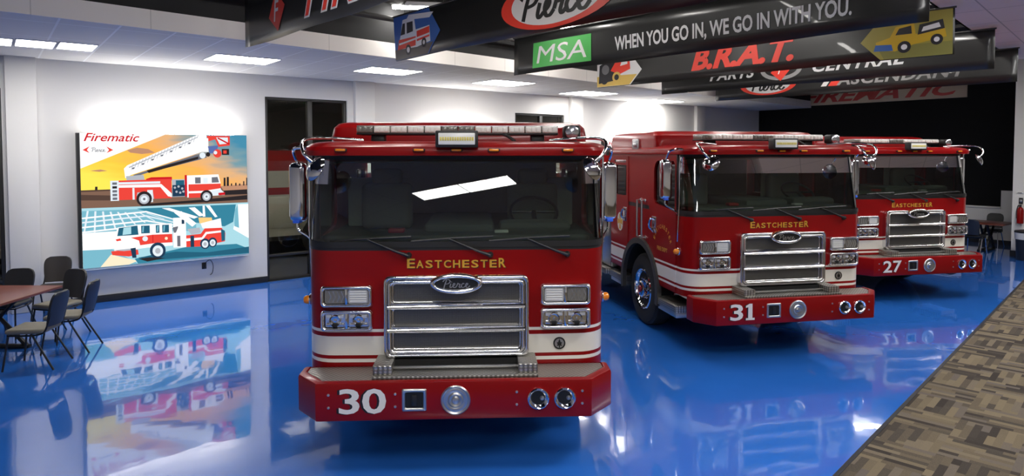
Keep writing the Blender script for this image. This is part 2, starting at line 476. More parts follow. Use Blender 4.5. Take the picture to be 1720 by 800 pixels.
def make_truck(loc, rz, label):
    root = thing('fire_truck', (0, 0, 0), 0, label, 'fire truck', 'fire trucks parked side by side')
    # ---- lower cab: a closed shell banded with the stripes, wheel wells cut out
    mb = MB(); zs = BANDZ + [1.4, 1.74, 1.80]; mats = BANDM + ['red_paint', 'red_paint', 'black_plastic']
    loft(mb, [plan() for _ in zs], zs, mats, True, ('chassis_black', 'dash_grey'))
    cab = mb.build('cab', root); weld(cab)
    boolean(cab, [cyl_x(0.75, 1.5, AX, 0.58, 0.64), cyl_x(-1.5, -0.75, AX, 0.58, 0.64)])
    # ---- side walls of the cab above the belt
    for sx in (-1, 1):
        w = MB().box((sx * 1.215, 0.34, 1.79), (sx * CW, CL, 2.60), 'red_paint').build('side_panel', root, smooth=0); weld(w)
        cut = [MB().prism(arch_window(0.38, 1.06, 1.84, 2.45, sx), sx * 1.0, sx * 1.4, 'black_plastic', 'x').build('cutter', smooth=0),
               MB().box((sx * 1.0, 2.14, 1.88), (sx * 1.4, 2.66, 2.36), 'black_plastic').build('cutter', smooth=0)]
        boolean(w, cut)
        # doors, proud of the body by a few millimetres
        d = MB(); dz = [0.75] + BANDZ[1:] + [2.52]
        loft(d, [[(sx * 1.245, 0.34), (sx * 1.273, 0.34), (sx * 1.273, 1.22), (sx * 1.245, 1.22)]] * len(dz), dz, BANDM + ['red_paint'], True, ('red_paint', 'red_paint'))
        d = d.build('door', root, smooth=0); weld(d)
        boolean(d, [cyl_x(sx * 1.1, sx * 1.5, AX, 0.58, 0.642), MB().prism(arch_window(0.38, 1.06, 1.84, 2.45, sx), sx * 1.0, sx * 1.4, 'black_plastic', 'x').build('cutter', smooth=0)])
        MB().prism(arch_window(0.385, 1.055, 1.845, 2.445, sx), sx * 1.24, sx * 1.248, 'side_glass', 'x').build('window', d, smooth=0)
        hd = MB(); hd.tube(spline([(sx * 1.28, 1.02, 1.62), (sx * 1.335, 1.03, 1.63), (sx * 1.335, 1.08, 1.52), (sx * 1.28, 1.09, 1.46)]), 0.016, 'chrome')
        hd.box((sx * 1.271, 0.97, 1.43), (sx * 1.281, 1.11, 1.66), 'chrome', 0.004)
        hd.build('handle', d)
        lt = MB()
        word = 'EASTCHESTER'
        for i, ch in enumerate(word):
            a = math.radians(68 - 136 * i / (len(word) - 1))
            A = SIDE(sx) @ T_(sx * 0.76, -1.2745, 1.30)
            A = A @ T_(-0.26 * math.sin(a), 0, 0.26 * math.cos(a) - 0.04) @ R_(-a, 'Y')
            write(lt, ch, -0.020, 0, 0.020, 0.055, 0, 'gold', 0.02, M=A)
        A = SIDE(sx) @ T_(sx * 0.76, -1.2745, 0)
        write(lt, 'FIRE DEPT', -0.17, 1.21, 0.17, 1.265, 0, 'gold', 0.02, M=A)
        lt.build('lettering', d, smooth=0, recalc=False)
        # crew door with its tall dark window
        d = MB(); dz = [0.75] + BANDZ[1:] + [2.50]
        loft(d, [[(sx * 1.245, 2.06), (sx * 1.273, 2.06), (sx * 1.273, 2.74), (sx * 1.245, 2.74)]] * len(dz), dz, BANDM + ['red_paint'], True, ('red_paint', 'red_paint'))
        d = d.build('crew_door', root, smooth=0); weld(d)
        boolean(d, [cyl_x(sx * 1.1, sx * 1.5, AX, 0.58, 0.642), MB().box((sx * 1.0, 2.14, 1.88), (sx * 1.4, 2.66, 2.36), 'black_plastic').build('cutter', smooth=0)])
        MB().box((sx * 1.24, 2.145, 1.885), (sx * 1.248, 2.655, 2.355), 'side_glass').build('window', d, smooth=0)
        hd = MB(); hd.tube(spline([(sx * 1.28, 2.16, 1.66), (sx * 1.325, 2.17, 1.66), (sx * 1.325, 2.22, 1.56), (sx * 1.28, 2.23, 1.52)]), 0.015, 'chrome')
        hd.box((sx * 1.271, 2.12, 1.48), (sx * 1.281, 2.26, 1.70), 'chrome', 0.004); hd.build('handle', d)
        MB().box((sx * 1.26, 2.16, 2.40), (sx * 1.28, 2.66, 2.44), 'chrome', 0.006).build('rain_gutter', d)
        em_ = MB(); A = SIDE(sx) @ T_(sx * 2.40 if sx > 0 else -2.40, -1.2745, 1.45)
        em_.flat([(0.13 * math.cos(PI / 2 + 2 * PI * i / 16) * (1 if i % 4 else 1.0), 0.15 * math.sin(PI / 2 + 2 * PI * i / 16)) for i in range(16)], 0, 'white_stripe', A)
        em_.flat([(x * 0.11, z * 0.12) for x, z in ((-.35, 1), (.35, 1), (.15, .2), (1, .4), (1, -.4), (.15, -.2), (.35, -1), (-.35, -1), (-.15, -.2), (-1, -.4), (-1, .4), (-.15, .2))], -0.002, 'gold', A)
        em_.build('emblem', d, smooth=0, recalc=False)
        # pillar fittings between the doors: warning light, grab rail
        q = MB().box((sx * 1.26, 1.62, 2.60), (sx * 1.295, 1.86, 2.76), 'satin_metal', 0.012); q.box((sx * 1.29, 1.65, 2.63), (sx * 1.303, 1.83, 2.73), 'lamp_silver', 0.006)
        q.build('warning_light', root)
        for yy in (1.36, 1.54):
            r = MB().tube([(sx * 1.265, yy, 1.32), (sx * 1.33, yy, 1.32), (sx * 1.33, yy, 1.86), (sx * 1.265, yy, 1.86)], 0.017, 'satin_metal')
            for zz in (1.32, 1.86): r.lathe([(0.03, 0), (0.03, 0.015)], 'chrome', 12, aim((sx * 1.265, yy, zz), (sx, 0, 0)))
            r.build('grab_rail', root)
        fl = MB()                                                     # rubber lip round the wheel well
        for k in range(24):
            a0, a1 = [math.radians(-12 + 204 * t / 24) for t in (k, k + 1)]
            q = [(AX + r_ * math.cos(a), 0.58 + r_ * math.sin(a)) for a, r_ in ((a0, .63), (a1, .63), (a1, .715), (a0, .715))]
            fl.prism(q, sx * 1.245, sx * 1.307, 'fender_rubber', 'x')
        f_ = fl.build('fender_lip', root); weld(f_)
        for a, b_ in (((0.30, 0.46), (0.92, 0.56)), ((2.26, 0.50), (2.86, 0.60))):
            st = MB().box((sx * 0.95, a[0], a[1]), (sx * 1.295, b_[0], b_[1]), 'tread_plate', 0.012)
            st.box((sx * 0.97, a[0] + 0.02, a[1] - 0.07), (sx * 1.265, b_[0] - 0.02, a[1] + 0.005), 'satin_metal', 0.01)
            st.build('step', root)
        mk = MB().lathe([(0.045, 0), (0.05, 0.02), (0.045, 0.03)], 'chrome', 16, aim((sx * 1.26, 0.26, 1.28), (sx, -0.15, 0)))
        mk.lathe([(0.036, 0.03), (0.038, 0.055), (0.026, 0.075), (0.0, 0.082)], 'amber_lens', 16, aim((sx * 1.26, 0.26, 1.28), (sx, -0.15, 0)))
        mk.build('turn_signal', root)
    # ---- glass: one wrap-round pane, raked
    rings = []; zz = [1.795, 2.04, 2.29, 2.535]
    for z in zz:
        t = (z - 1.795) / 0.74
        rings.append(plan(-0.004 - 0.012 * t, 0.0 + 0.125 * t, 0.24, 0.34))
    g = MB(); loft(g, rings, zz, ['windscreen_glass'] * 3, False)
    ws = g.build('windshield', root, smooth=60)
    gk = MB()
    for z0, z1, o0, o1, s0, s1 in ((1.765, 1.815, 0.006, 0.004, 0.0, 0.0), (2.50, 2.545, -0.008, -0.010, 0.120, 0.126)):
        loft(gk, [plan(o0, s0, 0.24, 0.36), plan(o1, s1, 0.24, 0.36)], [z0, z1], ['black_plastic'], False)
    for sx in (-1, 1): gk.box((sx * 1.215, 0.325, 1.79), (sx * 1.269, 0.365, 2.53), 'black_plastic', 0.004)
    for k in (0,): gk.box((-0.008, 0.03, 1.8), (0.008, 0.045, 1.82), 'black_plastic')
    gk.build('window_seal', ws)
    for px_ in (-0.40, 0.28, 0.93):
        wp = MB().lathe([(0.028, 0), (0.024, 0.03), (0.012, 0.045)], 'black_plastic', 12, aim((px_, 0.012, 1.70), (0, -1, 0)))
        wp.tube([(px_, -0.03, 1.70), (px_ - 0.10, -0.03, 1.735), (px_ - 0.34, -0.012, 1.835)], [0.017, 0.012, 0.007], 'black_plastic')
        wp.tube([(px_ - 0.66, 0.004 + (0.05 if px_ < -0.3 else 0), 1.815), (px_ - 0.34, -0.002, 1.84), (px_ + 0.02, 0.0, 1.855)], 0.010, 'black_plastic', 6)
        wp.build('wiper', root)
    # ---- roof: visor over the glass, then the raised crew roof
    mb = MB(); prof = [(2.53, -0.015), (2.533, 0.035), (2.575, 0.04), (2.605, 0.03), (2.632, -0.005), (2.648, -0.06), (2.655, -0.12)]
    loft(mb, [plan(o, 0.03, 0.24) for z, o in prof], [z for z, o in prof], ['red_paint'] * 6, True, ('liner_grey', 'red_paint'))
    rf = mb.build('roof', root); weld(rf)
    mb = MB(); prof = [(2.60, 0.0, 1.00), (2.72, 0.0, 1.00), (2.80, -0.012, 1.02), (2.845, -0.045, 1.06), (2.865, -0.11, 1.13)]
    loft(mb, [[(x, y) for x, y in plan(o, yf, 0.10, CL + min(0, o))] for z, o, yf in prof], [z for z, o, yf in prof], ['red_paint'] * 4, True, ('red_paint', 'red_paint'))
    cr = mb.build('crew_roof', root); weld(cr)
    for sx in (-1, 1): MB().box((sx * 1.245, 1.05, 2.585), (sx * 1.285, 2.84, 2.61), 'chrome', 0.008).build('drip_rail', cr)
    for x in (-0.95, -0.31, 0.0, 0.31, 0.93):
        q = MB().box((x - 0.05, -0.035, 2.565), (x + 0.05, 0.0, 2.592), 'black_plastic', 0.008); q.box((x - 0.042, -0.045, 2.568), (x + 0.042, -0.02, 2.589), 'amber_lens', 0.008)
        q.build('marker_light', rf)
    # light bar on its feet
    lb = MB().box((-0.90, 0.40, 2.715), (0.90, 0.66, 2.735), 'black_plastic', 0.008)
    lb.box((-0.90, 0.42, 2.79), (0.90, 0.64, 2.80), 'satin_metal', 0.004)
    for x in (-0.72, 0.72): lb.box((x - 0.06, 0.46, 2.63), (x + 0.06, 0.60, 2.72), 'black_plastic', 0.01)
    lb = lb.build('light_bar', root)
    n = 12
    for k in range(n):
        x0, x1 = -0.90 + 1.8 * k / n, -0.90 + 1.8 * (k + 1) / n
        mt = {4: 'lens_white', 5: 'grey_lens', 6: 'grey_lens', 7: 'lens_white', 0: 'grey_lens'}.get(k, 'lens_bar')
        q = MB().box((x0 + 0.004, 0.395, 2.733), (x1 - 0.004, 0.655, 2.793), mt, 0.01)
        for j in range(3): q.box((x0 + 0.012 + j * 0.044, 0.388, 2.742), (x0 + 0.048 + j * 0.044, 0.40, 2.784), 'lens_white' if mt != 'grey_lens' else 'grey_lens', 0.004)
        q.build('lamp_module', lb)
    sl = MB().box((-0.17, -0.10, 2.60), (0.18, 0.02, 2.738), 'black_plastic', 0.01)
    sl = sl.build('scene_light', root)
    q = MB().box((-0.145, -0.112, 2.622), (0.155, -0.09, 2.718), 'lens_white', 0.006)
    for j in range(14): q.box((-0.132 + j * 0.02, -0.116, 2.655), (-0.118 + j * 0.02, -0.108, 2.685), 'yellow_led', 0.002)
    q.build('led_panel', sl)
    sp = MB().box((0.94, 0.30, 2.675), (1.09, 0.46, 2.80), 'black_plastic', 0.03, 3); sp.box((0.97, 0.34, 2.64), (1.06, 0.42, 2.68), 'black_plastic', 0.01)
    sp = sp.build('spot_lamp', root)
    MB().lathe([(0.056, 0), (0.06, 0.012), (0.05, 0.02), (0.0, 0.024)], 'lamp_silver', 20, aim((1.01, 0.305, 2.74), (-0.1, -1, 0))).build('lens', sp)
    hk = MB().tube([(0.40, 0.30, 2.72), (0.44, 0.26, 2.70), (0.50, 0.22, 2.655)], 0.014, 'black_plastic'); hk.build('antenna_base', rf)
    # ---- cabin
    it = MB().box((-1.14, 0.10, 1.795), (1.14, 0.52, 1.86), 'dash_grey', 0.03); it.box((-0.30, 0.30, 1.80), (0.32, 1.5, 1.93), 'dash_grey', 0.04)
    it.box((0.36, 0.26, 1.84), (1.0, 0.52, 1.95), 'dash_grey', 0.05)
    it.box((-1.16, 2.76, 1.80), (1.16, 2.80, 2.58), 'liner_grey'); it.box((-1.16, 1.30, 1.80), (-0.55, 1.36, 2.30), 'liner_grey', 0.02); it.box((0.55, 1.30, 1.80), (1.16, 1.36, 2.30), 'liner_grey', 0.02)
    it.box((-1.16, 0.62, 2.46), (1.16, 1.02, 2.53), 'dash_grey', 0.03)
    dash = it.build('dashboard', root)
    for x in (-0.72, 0.72):
        s_ = MB().box((x - 0.25, 0.98, 1.80), (x + 0.25, 1.14, 2.26), 'seat_grey', 0.06, 3); s_.box((x - 0.15, 1.0, 2.24), (x + 0.15, 1.12, 2.40), 'seat_grey', 0.05, 3)
        s_.build('seat', root)
    sw = MB()
    ring = [Vector((0.22 * math.cos(a), 0.22 * math.sin(a), 0)) for a in [2 * PI * i / 28 for i in range(29)]]
    MX = T_(0.70, 0.66, 2.0) @ R_(math.radians(35), 'X')
    sw.tube([MX @ p for p in ring], 0.016, 'black_plastic'); sw.tube([MX @ Vector((-0.2, 0, 0)), MX @ Vector((0.2, 0, 0))], 0.014, 'black_plastic'); sw.tube([MX @ Vector((0, 0, 0)), (0.70, 0.42, 1.88)], 0.025, 'black_plastic')
    sw.build('steering_wheel', root)
    MB().box((-0.60, 0.20, 1.862), (-0.46, 0.30, 1.90), 'board_red', 0.01).build('dash_radio', dash)
    MB().box((0.32, 0.16, 1.862), (0.44, 0.24, 1.885), 'plate_white', 0.006).build('dash_card', dash)
    # ---- town name in gold over the grille
    tw = MB(); tot = 0.0
    ws_ = [0.098] + [0.084] * 10; pitch = 0.0765; x = -0.415
    for i, ch in enumerate('EASTCHESTER'):
        w_ = 0.060 if i else 0.066; h_ = 0.080 if i in (0, 10) else 0.066
        for dx, dy, y_, mt in ((0.006, -0.006, -0.0015, 'black_letter'), (0, 0, -0.003, 'gold')):
            write(tw, ch, x + dx, 1.592 + dy, x + w_ + dx, 1.592 + h_ + dy, y_, mt, 0.02)
        x += pitch
    tw.build('town_lettering', cab, smooth=0, recalc=False)
    # ---- grille
    G0, G1, Z0, Z1 = -0.60, 0.60, 0.865, 1.545
    fr = MB()
    def frame(mb, o, i_, y0, y1, mat):
        n = len(o); vs = [(p[0], y0, p[1]) for p in o] + [(p[0], y0, p[1]) for p in i_] + [(p[0], y1, p[1]) for p in o] + [(p[0], y1, p[1]) for p in i_]
        fs = []
        for k in range(n):
            j = (k + 1) % n
            fs += [(k, j, n + j, n + k), (2 * n + k, 3 * n + k, 3 * n + j, 2 * n + j), (k, 2 * n + k, 2 * n + j, j), (n + k, n + j, 3 * n + j, 3 * n + k)]
        mb.add(vs, fs, mat)
    frame(fr, rrect(G0 + 0.01, Z0 + 0.01, G1 - 0.01, Z1 - 0.01, 0.05), rrect(G0 + 0.06, Z0 + 0.05, G1 - 0.06, Z1 - 0.06, 0.03), -0.085, 0.03, 'chrome')
    round_frame(fr, lambda o: rrect(G0 + o, Z0 + o, G1 - o, Z1 - o, max(0.055 - o * 0.5, 0.02)), 0.034, 0.024, -0.085, 'chrome')
    round_frame(fr, lambda o: rrect(G0 + 0.034 + o, Z0 + 0.032 + o, G1 - 0.034 - o, Z1 - 0.034 - o, max(0.045 - o * 0.5, 0.015)), 0.034, 0.034, -0.085, 'chrome_bright')
    gr = fr.build('grille', root, smooth=50)
    cuts = [0.93, 1.075, 1.12, 1.265, 1.32, 1.475]
    for k in range(3):
        a, b_ = cuts[2 * k], cuts[2 * k + 1]
        MB().box((G0 + 0.05, -0.055, a - 0.02), (G1 - 0.05, -0.035, b_ + 0.02), 'grille_mesh').build('mesh_panel', gr, smooth=0)
        q = MB(); round_frame(q, lambda o: rrect(G0 + 0.062 + o, a - 0.012 + o, G1 - 0.062 - o, b_ + 0.012 - o, 0.02), 0.020, 0.022, -0.055, 'chrome_bright')
        q.build('mesh_surround', gr, smooth=50)
    for z in (1.0975, 1.2925):
        q = MB(); pr = [(-0.05, z - 0.034), (-0.095, z - 0.030), (-0.118, z - 0.020), (-0.128, z - 0.002), (-0.118, z + 0.014), (-0.085, z + 0.028), (-0.05, z + 0.034)]
        q.prism([(y, zz_) for y, zz_ in pr], G0 + 0.035, G1 - 0.035, 'chrome_bright', 'x'); q.build('crossbar', gr, smooth=50)
    bd = MB(); n_ = 32
    bd.prism(oval(0, 1.488, 0.212, 0.082, n_), -0.155, -0.10, 'chrome_bright', 'y')
    round_frame(bd, lambda o: oval(0, 1.488, 0.216 - o, 0.086 - o * 0.95, n_), 0.044, 0.03, -0.148, 'chrome_bright')
    bd.flat(oval(0, 1.488, 0.174, 0.058, n_), -0.1565, 'black_letter')
    script(bd, -0.115, 1.455, 0.23, 0.07, -0.158, 'satin_metal', 0.10)
    bd.build('badge', gr, smooth=40)
    # ---- head lamps: two chrome housings a side
    for sx in (-1, 1):
        a, b_ = sorted((sx * 0.70, sx * 1.125))
        for z0, z1, up in ((1.275, 1.455, True), (1.075, 1.25, False)):
            h = MB(); frame(h, rrect(a, z0, b_, z1, 0.03), rrect(a + 0.02, z0 + 0.02, b_ - 0.02, z1 - 0.02, 0.02), -0.030, 0.16, 'chrome')
            round_frame(h, lambda o: rrect(a + o, z0 + o, b_ - o, z1 - o, max(0.035 - o * 0.5, 0.015)), 0.030, 0.026, -0.030, 'chrome_bright')
            h.prism(rrect(a + 0.028, z0 + 0.025, b_ - 0.028, z1 - 0.025, 0.02), -0.012, 0.10, 'chrome' if not up else 'satin_metal', 'y')
            mid = (a + b_) / 2; h.box((mid - 0.010, -0.048, z0 + 0.02), (mid + 0.010, 0, z1 - 0.02), 'chrome', 0.004)
            hl = h.build('lamp_housing', root, smooth=40)
            for k, (p, q_) in enumerate(((a + 0.036, mid - 0.016), (mid + 0.016, b_ - 0.036))):
                outer = (k == 0) == (sx < 0)
                l = MB()
                if up:
                    l.prism(rrect(p, z0 + 0.034, q_, z1 - 0.034, 0.018), -0.040, -0.005, 'grey_lens' if outer else 'clear_lens', 'y')
                    if outer:
                        for j in range(4):
                            xx = p + 0.03 + j * 0.034; l.flat([(xx, z0 + 0.045), (xx + 0.008, z0 + 0.045), (xx + 0.026 * (1 if sx > 0 else 1), (z0 + z1) / 2), (xx + 0.008, z1 - 0.045), (xx, z1 - 0.045), (xx + 0.018, (z0 + z1) / 2)], -0.0415, 'satin_metal')
                    else:
                        for j in range(5): l.box((p + 0.012, -0.044, z0 + 0.045 + j * 0.02), (q_ - 0.012, -0.038, z0 + 0.057 + j * 0.02), 'plate_white', 0.002)
                    l.build('signal_lens', hl, smooth=40)
                else:
                    xc, zc = (p + q_) / 2, (z0 + z1) / 2
                    l.box((p, -0.02, z0 + 0.03), (q_, -0.012, z1 - 0.03), 'chrome')
                    l.lathe([(0.050, 0.0), (0.046, 0.025), (0.036, 0.010), (0.016, 0.006), (0.0, 0.010)], 'chrome', 24, aim((xc, -0.02, zc), (0, -1, 0)))
                    for j in (-1, 1):
                        for jj in (-1, 1): l.box((xc + j * 0.05 - 0.022, -0.035, zc + jj * 0.035 - 0.014), (xc + j * 0.05 + 0.022, -0.018, zc + jj * 0.035 + 0.014), 'clear_lens' if jj > 0 else 'lamp_silver', 0.004)
                    l.box((xc - 0.02, -0.045, zc - 0.05), (xc + 0.02, -0.02, zc - 0.02), 'dark_hole', 0.004)
                    l.build('head_lamp', hl, smooth=40)
    # round medallion on the stripe
    q = MB(); q.lathe([(0.052, 0), (0.052, 0.006), (0.046, 0.008)], 'black_letter', 28, aim((0.865, 0.003, 0.94), (0, -1, 0)))
    q.lathe([(0.040, 0.0085), (0.0, 0.0086)], 'satin_metal', 24, aim((0.865, 0.003, 0.94), (0, -1, 0)), close=False)
    q.flat([(0.865 + x_ * 0.04, 0.94 + z_ * 0.04) for x_, z_ in ((0, 1), (.3, .2), (.55, .3), (.4, -.3), (.6, -.6), (.12, -.5), (.12, -.95), (-.12, -.95), (-.12, -.5), (-.6, -.6), (-.4, -.3), (-.55, .3), (-.3, .2))], -0.0075, 'black_letter')
    q.build('medallion', cab, smooth=40)
    # ---- bumper
    bo = [(-1.275, 0.0), (-1.275, -0.17), (-1.085, -0.40), (1.075, -0.40), (1.275, -0.17), (1.275, 0.0)]
    def shrink(o): return [(x * (1 - o / 1.275), y + o if y < 0 else y) for x, y in bo]
    mb = MB(); lv = [(0.46, 0.02), (0.468, 0.004), (0.48, 0.0), (0.745, 0.0), (0.762, 0.006), (0.770, 0.025), (0.770, 0.05), (0.758, 0.055)]
    loft(mb, [shrink(o) for z, o in lv], [z for z, o in lv], ['red_paint'] * 7, True, ('red_paint', 'tread_plate'))
    bu = mb.build('bumper', root, smooth=40); weld(bu, 0.0001)
    tp = MB().prism(shrink(0.06), 0.757, 0.764, 'tread_plate', 'z'); tp.box((-0.66, -0.34, 0.764), (0.655, 0.0, 0.79), 'tread_plate', 0.004)
    tp.box((-0.66, -0.30, 0.79), (-0.51, 0.0, 0.865), 'tread_plate', 0.006); tp.box((0.50, -0.30, 0.79), (0.655, 0.0, 0.865), 'tread_plate', 0.006)
    tp.box((-0.52, -0.12, 0.79), (0.52, 0.0, 0.852), 'chassis_black'); tp.box((-0.52, -0.20, 0.805), (0.52, -0.17, 0.825), 'satin_metal', 0.008)
    tp.build('tread_deck', bu, smooth=40)
    q = MB(); round_frame(q, lambda o: rrect(-0.42 + o, 0.535 + o, -0.225 - o, 0.715 - o, 0.012), 0.03, 0.018, -0.395, 'satin_metal')
    q.flat(rrect(-0.395, 0.560, -0.25, 0.69, 0.01), -0.4025, 'dark_hole'); q.box((-0.345, -0.412, 0.58), (-0.30, -0.40, 0.665), 'black_plastic', 0.006)
    q.build('hose_outlet', bu, smooth=40)
    A = aim((0.0, -0.40, 0.622), (0, -1, 0))
    q = MB().lathe([(0.115, 0), (0.117, 0.012), (0.108, 0.022), (0.095, 0.014), (0.080, 0.020), (0.062, 0.012), (0.050, 0.022), (0.032, 0.016), (0.024, 0.030), (0.0, 0.034)], 'satin_metal', 40, A)
    q.build('siren_speaker', bu, smooth=50)
    for x in (0.65, 0.86):
        A = aim((x, -0.40, 0.622), (0, -1, 0))
        q = MB().lathe([(0.082, 0), (0.085, 0.020), (0.076, 0.028), (0.064, 0.020), (0.052, 0.004)], 'chrome', 32, A, close=False)
        q.lathe([(0.056, 0.005), (0.0, 0.0045)], 'dark_hole', 24, A, close=False); q.lathe([(0.02, 0.004), (0.012, 0.02), (0.0, 0.022)], 'satin_metal', 12, A @ T_(0.03, 0, 0))  # off-centre satin nub stands in for a glint in the dark mouth
        q.build('air_horn', bu, smooth=50)
    for x in (-0.985, -0.47, 0.48, 1.0):
        for z in (0.575, 0.675):
            MB().lathe([(0.011, 0), (0.010, 0.006), (0.004, 0.009)], 'satin_metal', 10, aim((x, -0.40, z), (0, -1, 0))).build('bolt', bu)
    # ---- mirrors
    for sx in (-1, 1):
        mx = sx * (1.405 if sx < 0 else 1.35)
        A = T_(mx, 0.37, 2.21) @ R_(sx * math.radians(12), 'Z')
        q = MB().box((-0.078, -0.05, -0.26), (0.078, 0.07, 0.26), 'chrome', 0.05, 4, A)
        mi = q.build('mirror', root, smooth=50)
        MB().box((-0.07, 0.062, -0.235), (0.07, 0.076, 0.235), 'dark_hole', 0.006, 2, A).build('mirror_glass', mi)
        MB().box((-0.03, -0.054, -0.272), (0.03, 0.02, -0.245), 'blue_tag', 0.008, 2, A).build('tag', mi)
        q = MB().tube(spline([(sx * 1.22, 0.20, 2.57), (sx * 1.30, 0.14, 2.60), (mx, 0.24, 2.58), (mx, 0.37, 2.46)]), 0.014, 'chrome')
        q.tube(spline([(mx, 0.37, 1.96), (mx, 0.37, 1.88), (sx * 1.31, 0.34, 1.82), (sx * 1.265, 0.30, 1.76)]), 0.012, 'chrome')
        q.tube([(sx * 1.27, 0.30, 1.40), (sx * 1.275, 0.24, 1.9), (sx * 1.275, 0.24, 2.52)], 0.010, 'chrome')
        q.build('mirror_arm', mi)
        q = MB().tube(spline([(sx * 0.80, 0.20, 2.66), (sx * 1.08, 0.10, 2.68), (sx * 1.215, -0.12, 2.66), (sx * 1.195, -0.24, 2.56), (sx * 1.11, -0.24, 2.47)]), 0.014, 'chrome')
        A = aim((sx * 1.10, -0.25, 2.43), (-sx * 0.62, 0.62, -0.45))
        q.lathe([(0.0, -0.05), (0.05, -0.044), (0.09, -0.02), (0.105, 0.0), (0.10, 0.008)], 'chrome', 28, A, close=False); q.lathe([(0.098, 0.006), (0.06, 0.02), (0.0, 0.026)], 'lamp_silver', 28, A, close=False)
        q.build('convex_mirror', root, smooth=50)
    # ---- running gear
    ch = MB().box((-0.48, -0.05, 0.42), (0.48, 8.1, 0.74), 'chassis_black', 0.02); ch.box((-1.0, 0.2, 0.60), (1.0, 0.8, 0.73), 'chassis_black', 0.02); ch.box((-1.1, 2.3, 0.45), (1.1, 5.3, 0.70), 'chassis_black', 0.03)
    for y in (AX, AXR): ch.lathe([(0.09, -0.95), (0.11, -0.3), (0.18, 0.0), (0.11, 0.3), (0.09, 0.95)], 'chassis_black', 16, T_(0, y, 0.53) @ R_(PI / 2, 'Y'))
    ch.tube(spline([(0.55, 0.0, 0.45), (0.72, -0.1, 0.40), (0.86, -0.12, 0.44)]), 0.025, 'chassis_black')
    ch.build('chassis', root)
    for sx in (-1, 1): wheel(root, sx, AX); wheel(root, sx, AXR, True)
    # ---- pump panel and hose body behind the cab
    pp = MB().box((-1.245, 2.90, 0.62), (1.245, 4.25, 2.30), 'steel_pump', 0.02)
    for sx in (-1, 1):
        for y, z, r in ((3.2, 1.95, .09), (3.55, 1.95, .09), (3.9, 1.95, .07), (3.2, 1.65, .06), (3.45, 1.65, .06), (3.7, 1.65, .06), (3.95, 1.65, .06)):
            A = aim((sx * 1.245, y, z), (sx, 0, 0)); pp.lathe([(r, 0), (r, 0.02), (r * .86, 0.026)], 'chrome', 20, A); pp.lathe([(r * .84, 0.027), (0, 0.0272)], 'plate_white', 20, A, close=False)
        for y, z in ((3.35, 1.1), (3.85, 1.1)):
            A = aim((sx * 1.245, y, z), (sx, 0, 0)); pp.lathe([(.14, 0), (.14, .05), (.11, .06), (.11, .16), (.13, .17), (.13, .2), (0, .205)], 'chrome', 24, A)
        pp.box((sx * 0.95, 2.92, 0.50), (sx * 1.345, 4.25, 0.60), 'tread_plate', 0.015)
    pp.build('pump_panel', root)
    hb = MB()
    zsb = [0.62] + BANDZ[1:] + [2.50]
    rect = [(-1.265, 4.28), (-1.265, 8.20), (1.265, 8.20), (1.265, 4.28)]
    loft(hb, [rect] * len(zsb), zsb, BANDM + ['red_paint'], True, ('chassis_black', 'satin_metal'))
    hb = hb.build('hose_body', root, smooth=30); weld(hb)
    boolean(hb, [cyl_x(0.5, 1.5, AXR, 0.58, 0.64), cyl_x(-1.5, -0.5, AXR, 0.58, 0.64)])
    for sx in (-1, 1):
        for y0, y1, z0 in ((4.40, 5.50, 1.14), (5.62, 6.9, 1.30), (7.02, 8.10, 1.14)):
            q = MB().box((sx * 1.245, y0, z0), (sx * 1.28, y1, 2.35), 'satin_metal', 0.01)
            for k in range(int((2.35 - z0) / 0.08)): q.box((sx * 1.275, y0 + 0.03, z0 + 0.02 + k * 0.08), (sx * 1.285, y1 - 0.03, z0 + 0.085 + k * 0.08), 'satin_metal', 0.004)
            q.build('roll_up_door', hb)
    MB().box((-1.05, 4.35, 2.50), (1.05, 8.1, 2.62), 'black_plastic', 0.03).build('hose_cover', hb)
    root.location = loc; root.rotation_euler = (0, 0, rz)
    return root
def number(root, txt, spec):
    bu = [o for o in root.children if o.name.split('.')[0] == 'bumper'][0]
    q = MB()
    for ch, x0, x1 in spec:
        if ch == '1':
            for dx, y_, mt in ((-0.018, -0.4025, 'black_letter'), (0, -0.404, 'silver_letter')):
                cx = (x0 + x1) / 2 + dx
                q.flat([(cx - .058, .522), (cx + .058, .522), (cx + .058, .548), (cx + .028, .548), (cx + .028, .722), (cx - .012, .722), (cx - .060, .698), (cx - .060, .674), (cx - .028, .680), (cx - .028, .548), (cx - .058, .548)], y_, mt)
            continue
        for dx, y_, mt in ((-0.018, -0.4025, 'black_letter'), (0, -0.404, 'silver_letter')):
            write(q, ch, x0 + dx, 0.522 - (0.004 if dx else 0), x1 + dx, 0.722, y_, mt, 0.018)
    q.build('number', bu, smooth=0, recalc=False)

# ------------------------------------------------------------------ the room: walls, floor, ceilings
WA = math.atan2(0.6247, 0.7809)            # direction of the long white wall
WM = T_(0, 16.7, 0) @ R_(WA, 'Z')          # wall frame: x along the wall, -y into the room
KA = math.atan2(0.718, 0.696)              # direction of the carpet edge and the soffit over it
KM = T_(2.54, 5.08, 0) @ R_(KA, 'Z')
def inw(o): o.matrix_world = WM @ o.matrix_world; return o
def ink(o): o.matrix_world = KM @ o.matrix_world; return o
def wst(mb, name, label=None, cat=None, **k): return inw(struct(mb, name, label, cat, **k))
def kst(mb, name, label=None, cat=None, **k): return ink(struct(mb, name, label, cat, **k))
HC, HD, HR = 4.07, 5.4, 4.6                # left soffit, open deck, right soffit
SA, SB = -16.0, 11.5
